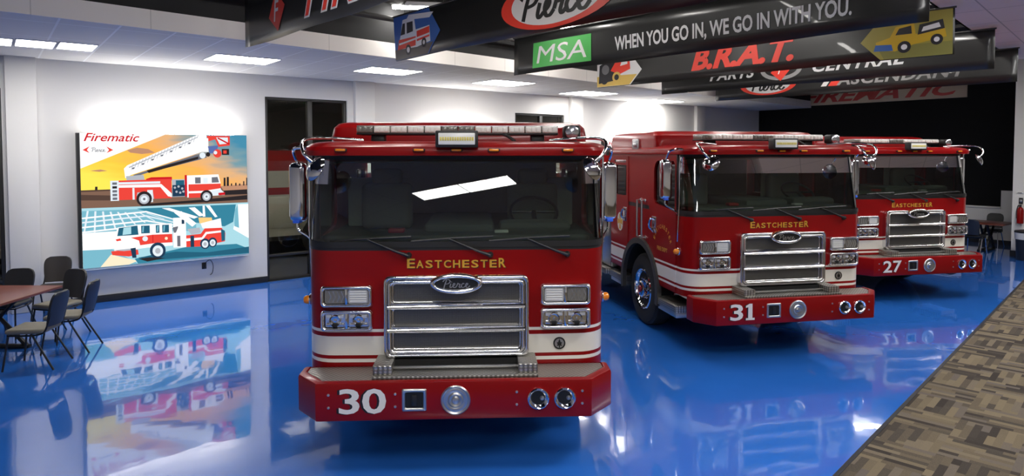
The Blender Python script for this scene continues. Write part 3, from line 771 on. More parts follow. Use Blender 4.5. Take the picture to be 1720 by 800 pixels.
# floor slab with the epoxy, and the bay slab beyond the glass
wst(MB().box((SA, -19.0, -0.12), (SB, 0.0, 0.0), 'blue_epoxy'), 'floor', 'glossy blue epoxy floor under the fire trucks', 'floor', smooth=0)
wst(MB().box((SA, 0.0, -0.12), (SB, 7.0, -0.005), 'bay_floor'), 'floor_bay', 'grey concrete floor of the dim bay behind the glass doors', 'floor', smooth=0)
kst(MB().box((-9.0, -9.0, 0.0), (13.6, -0.035, 0.008), 'carpet_tile'), 'floor_carpet', 'brown and grey striped carpet tiles beside the blue floor', 'carpet', smooth=0)
kst(MB().box((-9.0, -0.035, 0.0), (13.6, 0.0, 0.012), 'baseboard_black'), 'trim_1', 'dark edging strip between carpet and blue floor', 'trim', smooth=0)
# long white wall, pierced by the glazed openings
OPEN = [(-11.95, -10.25, 3.57), (-6.18, -4.47, 3.65), (0.10, 1.82, 3.57)]
mb = MB(); x = SA
for a, b_, zt in OPEN:
    mb.box((x, 0, 0), (a, 0.25, 5.5), 'wall_paint'); mb.box((a, 0, zt), (b_, 0.25, 5.5), 'wall_paint'); x = b_
mb.box((x, 0, 0), (SB, 0.25, 5.5), 'wall_paint')
wst(mb, 'wall_left', 'long white wall behind the trucks', 'wall', smooth=0)
k = 2
for a, b_ in ((-10.20, -9.80), (-4.33, -3.88), (1.98, 2.42), (7.62, 8.05)):
    wst(MB().box((a, -0.12, 0), (b_, 0.0, HC), 'column_paint', 0.008), 'trim_%d' % k, 'white pilaster on the long wall', 'pilaster'); k += 1
mb = MB()
for a, b_ in ((-9.8, -6.18), (-3.88, 0.10), (2.42, 7.62), (8.05, SB)): mb.box((a, -0.018, 0), (b_, 0.0, 0.12), 'baseboard_black', 0.003)
wst(mb, 'baseboard_left', 'black baseboard along the white wall', 'baseboard')
def glazed(n, a, b_, zt):
    r = MB()
    t = 0.055
    r.box((a, 0.04, 0), (a + t, 0.14, zt), 'door_frame', 0.004); r.box((b_ - t, 0.04, 0), (b_, 0.14, zt), 'door_frame', 0.004); r.box((a, 0.04, zt - t), (b_, 0.14, zt), 'door_frame', 0.004)
    m_ = (a + b_) / 2 + 0.06; r.box((m_ - 0.05, 0.04, 0), (m_ + 0.05, 0.14, zt), 'door_frame', 0.004); r.box((a, 0.04, 0), (b_, 0.14, 0.05), 'door_frame', 0.004)
    r.box((a, 0.05, 0.48), (b_, 0.13, 0.53), 'door_frame', 0.004)
    fr = r.build('door_%d' % n); tag(fr, ['dark glazed doorway at the left end of the white wall', 'dark glazed double doorway beside the lit sign', 'dark glazed doorway whose top shows over the nearest truck roof'][n - 1], 'glass door', None, 'structure')
    MB().box((a + t, 0.085, 0.05), (b_ - t, 0.093, zt - t), 'door_glass').build('glass_pane', fr, smooth=0)
    inw(fr)
for i, (a, b_, zt) in enumerate(OPEN): glazed(i + 1, a, b_, zt)
# far wall: black over a grey dado with a ledge
wst(MB().box((SB, -16.0, 0), (SB + 0.25, 0.25, 5.6), 'black_wall'), 'wall_back', 'black wall at the far end of the room', 'wall', smooth=0)
mb = MB().box((SB - 0.03, -9.5, 0), (SB, -5.0, 1.0), 'wall_paint'); mb.box((SB - 0.08, -7.36, 1.0), (SB, -5.0, 1.05), 'column_paint', 0.005); mb.box((SB - 0.03, -9.5, 1.0), (SB, -7.36, 1.5), 'wall_paint')
mb.box((SB - 0.045, -9.5, 0), (SB - 0.03, -5.0, 0.12), 'baseboard_black')
wst(mb, 'trim_6', 'grey dado with a pale ledge on the far black wall', 'wall panel', smooth=0)
mb = MB().box((9.25, -14.0, 0), (9.6, -8.17, 5.5), 'column_paint')
wst(mb, 'wall_right', 'white wall end at the right edge of the room', 'wall', smooth=0)
wst(MB().box((9.232, -14.0, 0), (9.25, -8.15, 0.14), 'baseboard_black'), 'baseboard_right', 'black baseboard under the white wall end', 'baseboard', smooth=0)
# walls behind the photographer
wst(MB().box((SA, -19.25, 0), (SB, -19.0, 5.6), 'wall_taupe'), 'wall_near', 'plain wall behind the camera', 'wall', smooth=0)
wst(MB().box((SA - 0.25, -19.25, 0), (SA, 7.0, 5.6), 'wall_taupe'), 'wall_entry', 'plain wall at the near end of the room', 'wall', smooth=0)
# ceilings: tiled soffit along the white wall, open black deck, tiled soffit over the carpet
def bulk(x): return -(3.85 - 0.10 * (x + 8))
mb = MB(); mb.prism([(SA, 0), (SB, 0), (SB, bulk(SB)), (SA, bulk(SA))], HC, HC + 0.05, 'ceiling_tile', 'z')
wst(mb, 'ceiling_left', 'white tiled ceiling strip along the long wall', 'ceiling', smooth=0)
L_ = math.hypot(SB - SA, bulk(SB) - bulk(SA)); ba = math.atan2(bulk(SB) - bulk(SA), SB - SA)
def along(o): o.matrix_world = WM @ T_(SA, bulk(SA), 0) @ R_(ba, 'Z'); return o
along(struct(MB().box((0, -0.03, HC), (L_, 0, HC + 0.235), 'fascia_panel'), 'trim_7', 'pale fascia band on the edge of the tiled ceiling', 'fascia', smooth=0))
along(struct(MB().box((0, -0.02, HC + 0.235), (L_, 0.0, 5.5), 'dark_deck'), 'trim_8', 'black wall band above the pale fascia', 'bulkhead', smooth=0))
wst(MB().box((SA, -19.0, HD), (SB, 0, HD + 0.1), 'dark_deck'), 'ceiling_center', 'open black roof deck over the trucks', 'ceiling', smooth=0)
kst(MB().box((-14.0, -14.0, HR), (12.7, 0.48, HR + 0.05), 'ceiling_tile_warm'), 'ceiling_right', 'pinkish grey tiled ceiling over the carpet', 'ceiling', smooth=0)
kst(MB().box((-14.0, 0.45, HR), (12.7, 0.48, HD), 'dark_deck'), 'trim_9', 'black fascia above the carpet-side ceiling', 'bulkhead', smooth=0)
# bay beyond the glass
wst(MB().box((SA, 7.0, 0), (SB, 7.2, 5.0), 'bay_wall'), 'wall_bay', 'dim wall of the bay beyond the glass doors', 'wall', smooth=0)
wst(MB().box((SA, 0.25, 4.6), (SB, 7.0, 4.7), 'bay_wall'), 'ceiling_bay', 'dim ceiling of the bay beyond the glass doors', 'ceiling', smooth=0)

# open-web joists and pipes under the black deck
def joist(o_, M, ln, label):
    t = thing('roof_joist', (0, 0, 0), 0, label, 'joist', 'roof joists under the black deck'); t.matrix_world = M
    MB().box((0, -0.05, 0.50), (ln, 0.05, 0.56), 'dark_steel').build('top_chord', t, smooth=0)
    MB().box((0, -0.05, 0.0), (ln, 0.05, 0.06), 'dark_steel').build('bottom_chord', t, smooth=0)
    n = int(ln / 0.55); q = MB()
    for i in range(n):
        a, b_ = ln * i / n, ln * (i + 1) / n; za, zb = (0.03, 0.53) if i % 2 else (0.53, 0.03)
        q.tube([(a, 0, za), (b_, 0, zb)], 0.018, 'dark_steel', 6)
    q.build('web', t); return t
DJ = [('nearest of the black roof joists, at the top edge of the picture'), ('second black roof joist, between the hanging banners'), ('third black roof joist, over the green-logo banner'), ('fourth black roof joist, deep among the banners'), ('farthest black roof joist, near the black wall')]
BA = math.atan2(-0.743, 0.669)
ENDS = [(-3.41, 8.44), (-1.74, 9.70), (0.04, 11.50), (1.78, 13.72), (3.47, 15.27), (5.35, 17.22)]
for i in range(5):
    x, y = [(ENDS[i][k] + ENDS[i + 1][k]) / 2 for k in (0, 1)]
    joist(None, T_(x - 0.05, y + 0.05, HD - 0.57) @ R_(BA, 'Z'), 6.2, DJ[i])
for i, (d, z, r, lb) in enumerate(((0.30, 4.62, 0.045, 'black pipe running along the dark ceiling beside the pale fascia'), (0.25, 4.95, 0.09, 'wider black duct pipe under the dark ceiling beyond the fascia'), (2.6, 5.2, 0.05, 'black conduit crossing the dark ceiling above the nearest truck'))):
    q = MB().tube([(2, -d, z), (L_ - 1, -d, z)], r, 'dark_steel', 12); o = along(q.build('ceiling_pipe')); tag(o, lb, 'pipe', 'pipes under the dark ceiling')

# ------------------------------------------------------------------ lamps
def lamp(M, w, d, label, n=2, group='ceiling lights in the tiled ceiling'):
    """lay-in panel: frame and n diffusers side by side, facing down"""
    t = thing('ceiling_light', (0, 0, 0), 0, label, 'ceiling light', group); t.matrix_world = M
    q = MB(); q.box((-w / 2, -d / 2, -0.012), (w / 2, -d / 2 + 0.02, 0.02), 'lamp_frame'); q.box((-w / 2, d / 2 - 0.02, -0.012), (w / 2, d / 2, 0.02), 'lamp_frame')
    for i in range(n + 1):
        x = -w / 2 + w * i / n; q.box((max(x - 0.012, -w / 2), -d / 2, -0.012), (min(x + 0.012, w / 2), d / 2, 0.02), 'lamp_frame')
    q.build('frame', t, smooth=0)
    for i in range(n):
        a, b_ = -w / 2 + w * i / n + 0.014, -w / 2 + w * (i + 1) / n - 0.014
        MB().box((a, -d / 2 + 0.02, -0.008), (b_, d / 2 - 0.02, -0.002), 'lamp_diffuser').build('diffuser', t, smooth=0)
    return t
def at_ceil(x, y, a=WA): return T_(x, y, HC) @ R_(a, 'Z')
for x, y, w, d, n, lb in ((-7.03, 8.91, 0.455, 0.72, 1, 'first square ceiling light of the row of three at the left edge of the picture'), (-6.62, 9.16, 0.455, 0.72, 1, 'middle square ceiling light of the row of three at the left edge'),
                       (-6.21, 9.41, 0.455, 0.72, 1, 'third square ceiling light of the row, nearest the lit sign'), (-4.38, 10.70, 1.0, 0.82, 2, 'twin ceiling light panel above the lit sign'), (-2.30, 12.22, 1.05, 0.80, 2, 'twin ceiling light above the doorway beside the sign'),
                       (-0.18, 14.32, 1.12, 0.9, 2, 'twin ceiling light over the nearest truck roof'), (1.96, 16.85, 1.2, 1.0, 2, 'twin ceiling light between the two nearer trucks'),
                       (4.25, 19.5, 1.4, 1.1, 2, 'farthest twin ceiling light by the black wall')):
    lamp(at_ceil(x, y), w, d, lb, n)
for x, y, z, ln, lb in ((-1.45, 10.48, 4.86, 0.9, 'bare tube lamp hanging above the truck-photo banner'), (0.95, 12.07, 4.86, 0.6, 'small tube lamp glowing behind the green-logo banner'),
                        (0.6, 8.4, 5.2, 1.3, 'added tube lamp high between the truck-photo banner and the green-logo banner'), (2.9, 10.0, 5.2, 1.3, 'added tube lamp high between the green-logo banner and the red-lettered banner'),
                        (4.6, 12.0, 5.2, 1.3, 'added tube lamp high behind the red-lettered banner'), (6.6, 13.8, 5.2, 1.3, 'added tube lamp high before the farthest banner'), (-1.6, 6.4, 5.2, 1.3, 'added tube lamp high between the nearest two banners'), (-1.2, 3.6, 5.2, 1.3, 'added tube lamp high over the nearest truck front'), (1.1, 10.6, 5.2, 1.3, 'added tube lamp high over the gap between the two nearer trucks'), (4.9, 14.4, 5.2, 1.3, 'added tube lamp high over the gap between the two farther trucks'), (4.0, 6.4, 5.2, 1.3, 'added tube lamp high before the middle truck'), (6.2, 10.2, 5.2, 1.3, 'added tube lamp high before the farthest truck')):  # the high tubes are unseen, added to light banners, roofs and truck sides
    t = thing('tube_lamp', (0, 0, 0), 0, lb, 'tube lamp', 'tube lamps under the black deck'); t.matrix_world = T_(x, y, z) @ R_(0.15 if z < 5 else KA, 'Z')
    MB().box((-ln / 2, -0.08, 0), (ln / 2, 0.08, 0.07), 'lamp_frame', 0.01).build('housing', t)
    MB().box((-ln / 2 + 0.01, -0.07, -0.03), (ln / 2 - 0.01, 0.07, 0.001), 'tube_glow', 0.01).build('tube', t)
    for sx in (-1, 1): q = MB(); q.tube([(sx * ln * 0.4, 0, 0.06), (sx * ln * 0.4, 0, HD - z - 0.02)], 0.006, 'dark_steel', 6); q.build('hanger', t)
# ceiling lights over the carpet: one mirrored twin, the rest unseen, added to brighten
for x, y, a, lb in FRONT_LAMPS:
    t = lamp(T_(x, y, HR) @ R_(a, 'Z'), 2.44, 0.61, lb, 2, 'ceiling lights over the carpet')
t = lamp(WM @ T_(-6.2, 1.6, 4.6), 1.8, 0.4, 'small ceiling lamp in the bay beyond the glass', 1, 'lamps in the dim bay')

# ------------------------------------------------------------------ lit signs on the white wall
def art(name, col): return em('print_' + name, tuple(c * SIGN for c in srgb(*col)))
def sky_mat():
    if 'print_sky' in MATS: return
    m = em('print_sky', (1, 1, 1), SIGN); nt = m.node_tree; N, L = nt.nodes.new, nt.links.new
    e = [n for n in nt.nodes if n.type == 'EMISSION'][0]
    tc = N('ShaderNodeTexCoord'); sx = N('ShaderNodeSeparateXYZ'); L(tc.outputs['Object'], sx.inputs[0])
    def lin(sock, k, c): 
        n = N('ShaderNodeMath'); n.operation = 'MULTIPLY_ADD'; L(sock, n.inputs[0]); n.inputs[1].default_value = k; n.inputs[2].default_value = c; return n.outputs[0]
    a = N('ShaderNodeMath'); a.operation = 'ADD'; L(lin(sx.outputs[0], 0.26, 0.0), a.inputs[0]); L(lin(sx.outputs[2], 0.42, -0.60), a.inputs[1])
    nz = N('ShaderNodeTexNoise'); nz.inputs['Scale'].default_value = 3.0; mp = N('ShaderNodeMapping'); mp.inputs['Scale'].default_value = (0.6, 1, 2.4); L(tc.outputs['Object'], mp.inputs[0]); L(mp.outputs[0], nz.inputs['Vector'])
    b = N('ShaderNodeMath'); b.operation = 'ADD'; L(a.outputs[0], b.inputs[0]); L(lin(nz.outputs['Fac'], 0.30, -0.15), b.inputs[1])
    r = ramp(nt, [(0.05, srgb(255, 232, 90)), (0.25, srgb(253, 205, 70)), (0.48, srgb(252, 180, 88)), (0.66, srgb(226, 178, 130)), (0.80, srgb(120, 155, 165)), (0.98, srgb(70, 140, 170))])
    L(b.outputs[0], r.inputs[0]); L(r.outputs[0], e.inputs[0])
for nm, c in (('white', (255, 255, 255)), ('red', (232, 70, 60)), ('deep_red', (205, 30, 40)), ('dark', (45, 40, 42)), ('brown', (128, 98, 82)), ('dark_brown', (86, 66, 58)), ('grey', (178, 182, 190)), ('mid_grey', (110, 112, 122)),
              ('teal', (55, 130, 155)), ('dark_teal', (38, 95, 120)), ('pale_teal', (168, 215, 226)), ('aqua', (120, 182, 200)), ('cream', (248, 232, 200)), ('navy', (35, 60, 85)), ('blue', (90, 110, 170)), ('mauve', (190, 140, 110)), ('yellow', (250, 205, 130)), ('pale', (225, 235, 242))):
    art(nm, c)
sky_mat()
LW, LH = 2.65, 2.24
def poster(mb):
    """the two photographs on the sign, drawn as flat inks; p1/p2 turn coordinates read off the print into metres"""
    lay = [0]
    def nxt(): lay[0] += 1; return -0.2005 - 0.0004 * lay[0]
    def p1(P): return [((x - 75) / 1555 * LW, LH - (y - 85) / 700 * 0.575 * LH) for x, y in P]
    def p2(P): return [((x - 100) / 1530 * LW, LH * 0.425 - (y - 105 + (x - 100) / 1530 * 15) / (535 - 60 * (x - 100) / 1530) * 0.425 * LH) for x, y in P]
    def a(P, c): mb.flat([(min(max(x, 0), LW), min(max(z, 0), LH)) for x, z in p1(P)], nxt(), 'print_' + c)
    def b(P, c): mb.flat([(min(max(x, 0), LW), min(max(z, 0), LH)) for x, z in p2(P)], nxt(), 'print_' + c)
    R = lambda x0, y0, x1, y1: [(x0, y0), (x1, y0), (x1, y1), (x0, y1)]
    O = lambda cx, cy, r, s=1.0, n=20: [(cx + r * math.cos(2 * PI * i / n), cy + s * r * math.sin(2 * PI * i / n)) for i in range(n)]
    # upper print: aerial ladder against a sunset
    a(R(75, 85, 1630, 785), 'sky')
    a([(75, 85), (830, 85), (75, 405)], 'white')
    a([(470, 240), (560, 215), (660, 228), (720, 262), (600, 275), (500, 262)], 'mauve')
    a([(150, 425), (240, 415), (300, 428), (230, 436)], 'mauve')
    a(R(75, 600, 1630, 785), 'brown'); a([(75, 640), (330, 655), (330, 700), (75, 690)], 'dark_brown'); a([(1380, 640), (1630, 620), (1630, 690), (1390, 690)], 'dark'); a([(75, 600), (330, 598), (330, 612), (75, 615)], 'dark_brown')
    a([(640, 745), (1160, 728), (1630, 700), (1630, 745), (900, 760), (560, 772)], 'dark'); a([(1350, 600), (1630, 585), (1630, 640), (1380, 645)], 'mauve')
    for x, y, w in ((190, 570, 22), (1380, 515, 22), (1412, 508, 24), (1500, 570, 16), (1585, 555, 14), (1455, 575, 14), (1618, 520, 12), (1540, 578, 16)): a([(x, 600), (x + w * .1, y), (x + w, y), (x + w, 600)], 'dark')
    a([(440, 410), (470, 380), (1130, 85), (1215, 85), (1215, 240), (1150, 260), (500, 470), (450, 500)], 'white')
    a([(520, 470), (1100, 285), (1200, 265), (1215, 310), (1130, 335), (640, 455), (530, 490)], 'mid_grey'); a([(640, 430), (1130, 300), (1130, 325), (660, 455)], 'dark')
    for k in range(22):
        x = 500 + k * 29; y = 425 - k * 13.2
        a([(x, y), (x + 5, y), (x + 26, y - 62), (x + 20, y - 62)], 'grey')
        if k % 3 == 0: a([(x + 10, y - 20), (x + 30, y - 28), (x + 34, y - 14), (x + 14, y - 6)], 'mid_grey')
    a([(480, 395), (1120, 108), (1124, 116), (486, 405)], 'grey')
    a([(1215, 95), (1450, 95), (1450, 190), (1330, 205), (1300, 130), (1230, 150)], 'red'); a([(1310, 110), (1430, 110), (1430, 170), (1345, 180)], 'pale'); a([(1330, 110), (1450, 170), (1440, 182), (1322, 122)], 'deep_red')
    a(R(1110, 120, 1230, 255), 'white'); a([(1225, 200), (1330, 190), (1310, 265), (1240, 270)], 'blue'); a(O(1320, 270, 42), 'red'); a(O(1300, 262, 18), 'pale'); a(R(1365, 225, 1440, 285), 'dark'); a(R(1380, 240, 1415, 272), 'red'); a(O(1170, 290, 30), 'pale'); a(O(1225, 280, 22), 'dark')
    a([(455, 480), (610, 470), (620, 520), (460, 525)], 'grey'); a([(630, 510), (680, 495), (870, 495), (870, 530), (640, 535)], 'deep_red')
    a([(320, 520), (865, 515), (865, 700), (700, 700), (690, 640), (560, 640), (540, 700), (325, 700)], 'red'); a(R(318, 520, 390, 705), 'pale'); a(R(390, 535, 760, 556), 'pale')
    for y in (535, 570, 606, 640, 674): a(R(335, y, 375, y + 22), 'mid_grey' if y != 570 else 'dark')
    a([(390, 562), (770, 562), (865, 655), (865, 690), (830, 680), (760, 590), (390, 585)], 'white'); a(R(400, 590, 508, 690), 'red'); a(R(508, 590, 526, 700), 'pale'); a([(540, 700), (550, 635), (690, 630), (700, 700)], 'grey'); a(R(640, 615, 690, 730), 'pale')
    a(R(868, 520, 1000, 690), 'grey'); a(R(872, 575, 990, 685), 'navy'); a(R(905, 530, 985, 575), 'dark_teal')
    for x, y in ((895, 600), (930, 590), (965, 610), (910, 640), (945, 650), (975, 640)): a(O(x, y, 11), 'grey')
    a(R(990, 480, 1012, 690), 'deep_red'); a([(1012, 485), (1325, 480), (1345, 570), (1345, 690), (1012, 700)], 'white'); a([(1025, 572), (1345, 572), (1345, 620), (1180, 640), (1025, 640)], 'red'); a(R(1025, 660, 1150, 705), 'red'); a([(1250, 640), (1345, 630), (1385, 670), (1385, 690), (1250, 690)], 'pale')
    a(R(1090, 505, 1145, 565), 'mid_grey'); a([(1255, 508), (1315, 505), (1330, 560), (1255, 562)], 'mid_grey'); a(R(1170, 512, 1215, 565), 'pale'); a([(1320, 665), (1388, 662), (1388, 688), (1322, 690)], 'deep_red')
    for x, r in ((610, 70), (1200, 62)): a(O(x, 695, r), 'dark'); a(O(x, 698, r * .68), 'grey'); a(O(x, 698, r * .45), 'pale'); a(O(x, 698, r * .16), 'mid_grey')
    # words and oval mark in the white corner
    y_ = nxt(); q = p1([(105, 160), (580, 85)]); write(mb, 'Firematic', q[0][0], q[0][1], q[1][0], q[1][1], y_, 'print_deep_red', 0.012, 0.35)
    for sx in (-1, 1): a([(222 + sx * 128, 238), (222 + sx * 70, 205), (222 + sx * 92, 238), (222 + sx * 70, 266)], 'red')
    q = p1([(165, 255), (285, 215)]); script(mb, q[0][0], q[0][1], q[1][0] - q[0][0], q[1][1] - q[0][1], nxt(), 'print_mid_grey', 0.10)
    # lower print: truck in a hangar
    b([(100, 80), (1640, 80), (1640, 660), (100, 660)], 'pale_teal')
    b([(100, 105), (900, 105), (1100, 200), (1100, 330), (100, 320)], 'aqua'); b([(560, 100), (1500, 95), (1470, 260), (1380, 300), (900, 220)], 'teal'); b([(1520, 95), (1640, 95), (1640, 420), (1470, 330)], 'white'); b([(1490, 150), (1520, 95), (1530, 320), (1480, 300)], 'aqua')
    b([(100, 310), (520, 300), (520, 460), (100, 480)], 'white'); b([(100, 470), (340, 470), (560, 640), (100, 650)], 'aqua'); b([(240, 640), (330, 520), (560, 590), (480, 640)], 'cream')
    b([(530, 570), (1000, 480), (1500, 470), (1640, 520), (1640, 570), (560, 640)], 'teal'); b([(560, 560), (900, 520), (1200, 540), (1640, 500), (1640, 560), (700, 590)], 'dark_teal')
    for k in range(9):
        x = 140 + k * 62; b([(x, 105 + k * 5), (x + 16, 105 + k * 5), (x - 20 + k * 24, 320 - k * 14), (x - 34 + k * 24, 320 - k * 14)], 'pale')
    for y0, y1 in ((125, 205), (165, 235), (210, 262), (255, 285)): b([(100, y0 + 40), (640, y0), (880, y1), (880, y1 + 10), (640, y0 + 14), (100, y0 + 54)], 'white' if y0 != 165 else 'pale')
    for P in ([(780, 105), (850, 105), (1120, 200), (1080, 215)], [(1030, 110), (1090, 108), (1180, 190), (1130, 195)], [(1165, 95), (1185, 95), (1190, 200), (1165, 200)], [(1195, 95), (1235, 95), (1310, 205), (1285, 210)]): b(P, 'white')
    b([(390, 270), (560, 250), (870, 250), (875, 460), (640, 470), (360, 500), (350, 400)], 'white'); b([(400, 275), (560, 258), (568, 345), (385, 350)], 'dark_teal'); b([(440, 275), (505, 268), (505, 335), (430, 342)], 'pale_teal')
    for x0, x1 in ((592, 668), (722, 755), (780, 842)): b(R(x0, 262, x1, 335), 'dark_teal'); b([(x0 + 12, 270), (x0 + 26, 268), (x0 + 20, 325), (x0 + 8, 325)], 'aqua')
    b([(500, 370), (690, 350), (870, 350), (872, 430), (700, 432), (580, 445), (570, 400)], 'red'); b([(370, 380), (410, 372), (420, 392), (380, 398)], 'red'); b(O(625, 385, 24), 'pale'); b(O(815, 390, 14), 'cream'); b(R(690, 350, 697, 432), 'deep_red')
    b([(330, 490), (440, 480), (560, 485), (565, 530), (480, 545), (340, 525)], 'red'); b([(345, 480), (520, 470), (560, 484), (440, 492)], 'grey'); b([(495, 470), (540, 465), (545, 560), (510, 560)], 'navy')
    b([(880, 200), (1000, 200), (1000, 480), (880, 480)], 'white'); b([(875, 290), (925, 280), (925, 295), (905, 340), (885, 340)], 'mid_grey'); b(R(915, 370, 945, 470), 'mid_grey'); b(R(960, 220, 985, 260), 'navy'); b([(890, 150), (960, 140), (1100, 260), (1060, 290)], 'white')
    b([(1000, 370), (1140, 360), (1180, 310), (1340, 300), (1385, 360), (1380, 440), (1140, 480), (1000, 480)], 'red'); b([(1000, 400), (1150, 395), (1190, 345), (1360, 335), (1360, 352), (1200, 365), (1160, 415), (1000, 425)], 'white'); b([(1010, 310), (1130, 300), (1140, 350), (1050, 365)], 'grey')
    b(R(1040, 375, 1075, 480), 'navy'); b([(1120, 205), (1250, 210), (1260, 260), (1130, 262)], 'yellow'); b([(1140, 262), (1340, 220), (1350, 310), (1160, 310)], 'white'); b([(1340, 320), (1380, 340), (1380, 430), (1345, 440)], 'dark_teal')
    for x, y, r in ((735, 500, 72), (1180, 455, 48), (1255, 445, 44)): b(O(x, y, r, 1.05), 'navy'); b(O(x, y + 4, r * .66, 1.1), 'pale'); b(O(x, y + 4, r * .34, 1.1), 'grey')
    b([(560, 570), (660, 560), (800, 575), (640, 600)], 'dark')
def lit_sign(s0, label, group='lit signs on the white wall'):
    t = thing('lit_sign', (0, 0, 0), 0, label, 'lit sign', group); t.matrix_world = WM @ T_(s0, 0, 0.64)
    q = MB().box((0, -0.20, 0), (0.03, -0.05, LH), 'sign_case'); q.box((LW - 0.03, -0.20, 0), (LW, -0.05, LH), 'sign_case'); q.box((0, -0.06, 0), (LW, -0.05, LH), 'sign_case')
    q.box((-0.045, -0.208, 0), (0, -0.05, LH), 'sign_case')
    q.build('case', t, smooth=0)
    MB().box((0.22, -0.17, LH - 0.012), (LW - 0.22, -0.06, LH + 0.004), 'led_strip').build('led_strip', t, smooth=0)
    MB().box((0.02, -0.05, LH - 0.3), (LW - 0.02, 0, LH - 0.25), 'sign_case').build('bracket', t, smooth=0)
    q = MB().box((-0.01, -0.215, -0.035), (LW + 0.01, -0.03, 0.0), 'lamp_frame', 0.006); q.box((-0.015, -0.2, -0.03), (LW + 0.005, -0.17, -0.04), 'print_pale'); q.build('bottom_trim', t)
    p = MB(); poster(p); p.box((0.0, -0.20, 0.0), (LW, -0.19, LH - 0.002), 'print_white')
    p.build('poster', t, smooth=0, recalc=False)
    return t
sg = lit_sign(-9.25, 'large lit sign of two ladder trucks on the white wall left of the trucks')
for s0, lb in ((-2.95, 'second lit sign, hidden behind the nearest truck, glowing on the wall above it'), (3.25, 'third lit sign glowing on the wall in the gap between the two nearer trucks')):
    c = copy_tree(sg); c.matrix_world = WM @ T_(s0, 0, 0.64); c['label'] = lb
q = MB().box((-0.04, -0.012, -0.06), (0.04, 0.0, 0.06), 'black_plastic', 0.004); q.box((-0.02, -0.05, -0.03), (0.02, -0.012, 0.03), 'black_plastic', 0.006)
o = q.build('wall_socket'); o.matrix_world = WM @ T_(-7.34, 0, 0.45); tag(o, 'black wall socket with a plug under the lit sign', 'socket')
q = MB().tube(spline([(0.0, -0.045, 0.0), (0.03, -0.06, 0.08), (0.10, -0.05, 0.10), (0.15, -0.03, 0.0), (0.14, -0.02, -0.14), (0.10, -0.015, -0.18)]), 0.006, 'black_plastic', 6)
o = q.build('power_cord'); o.matrix_world = WM @ T_(-7.34, 0, 0.45); tag(o, 'thin black cord looping from the socket under the lit sign', 'cord')

# ------------------------------------------------------------------ hanging banners
BL, BH = 6.35, 0.64
def banner(i, label):
    t = thing('banner', (*ENDS[i], 3.90), BA, label, 'banner', 'black banners hung across the room')
    n = 48; vs = []; fs = []
    def yy(u, v): return 0.03 * math.sin(u * 7 + i * 2.1) * (1 - v) + 0.022 * math.sin(u * 17 + i) * (0.3 + 0.7 * (1 - v))
    for k in range(n + 1):
        for v in (0, 0.25, 0.5, 0.75, 1): vs.append((BL * k / n, yy(k / n, v), BH * v))
    for k in range(n):
        for j in range(4): fs.append((k * 5 + j, (k + 1) * 5 + j, (k + 1) * 5 + j + 1, k * 5 + j + 1))
    q = MB(); q.add(vs, fs, 'banner_black'); o = q.build('cloth', t, smooth=80, recalc=False)
    md = o.modifiers.new('thick', 'SOLIDIFY'); md.thickness = 0.004
    q = MB().tube([(-0.02, 0, BH), (BL + 0.02, 0, BH)], 0.014, 'dark_steel'); q.build('rod', t)
    q = MB()
    for x in (0.3, BL * 0.45): q.tube([(x, 0, BH), (x, 0, HD - 3.92)], 0.004, 'dark_steel', 5)
    q.build('wire', t)
    return t
def drape(o, i):
    """lay flat print onto the waving cloth"""
    for v in o.data.vertices:
        u, w = v.co.x / BL, v.co.z / BH
        v.co.y += 0.03 * math.sin(u * 7 + i * 2.1) * (1 - w) + 0.022 * math.sin(u * 17 + i) * (0.3 + 0.7 * (1 - w)) - 0.007
    return o
def put(q, name, t, i):
    o = q.build(name, t, smooth=0, recalc=False)
    bm = bmesh.new(); bm.from_mesh(o.data)
    xs = [v.co.x for v in bm.verts]
    cuts = [((BL * k / 48, 0, 0), (1, 0, 0)) for k in range(49) if min(xs) < BL * k / 48 < max(xs)] + [((0, 0, BH * v), (0, 0, 1)) for v in (0.25, 0.5, 0.75)]
    for co, no in cuts: bmesh.ops.bisect_plane(bm, geom=bm.verts[:] + bm.edges[:] + bm.faces[:], plane_co=co, plane_no=no)
    bm.to_mesh(o.data); bm.free()
    return drape(o, i)
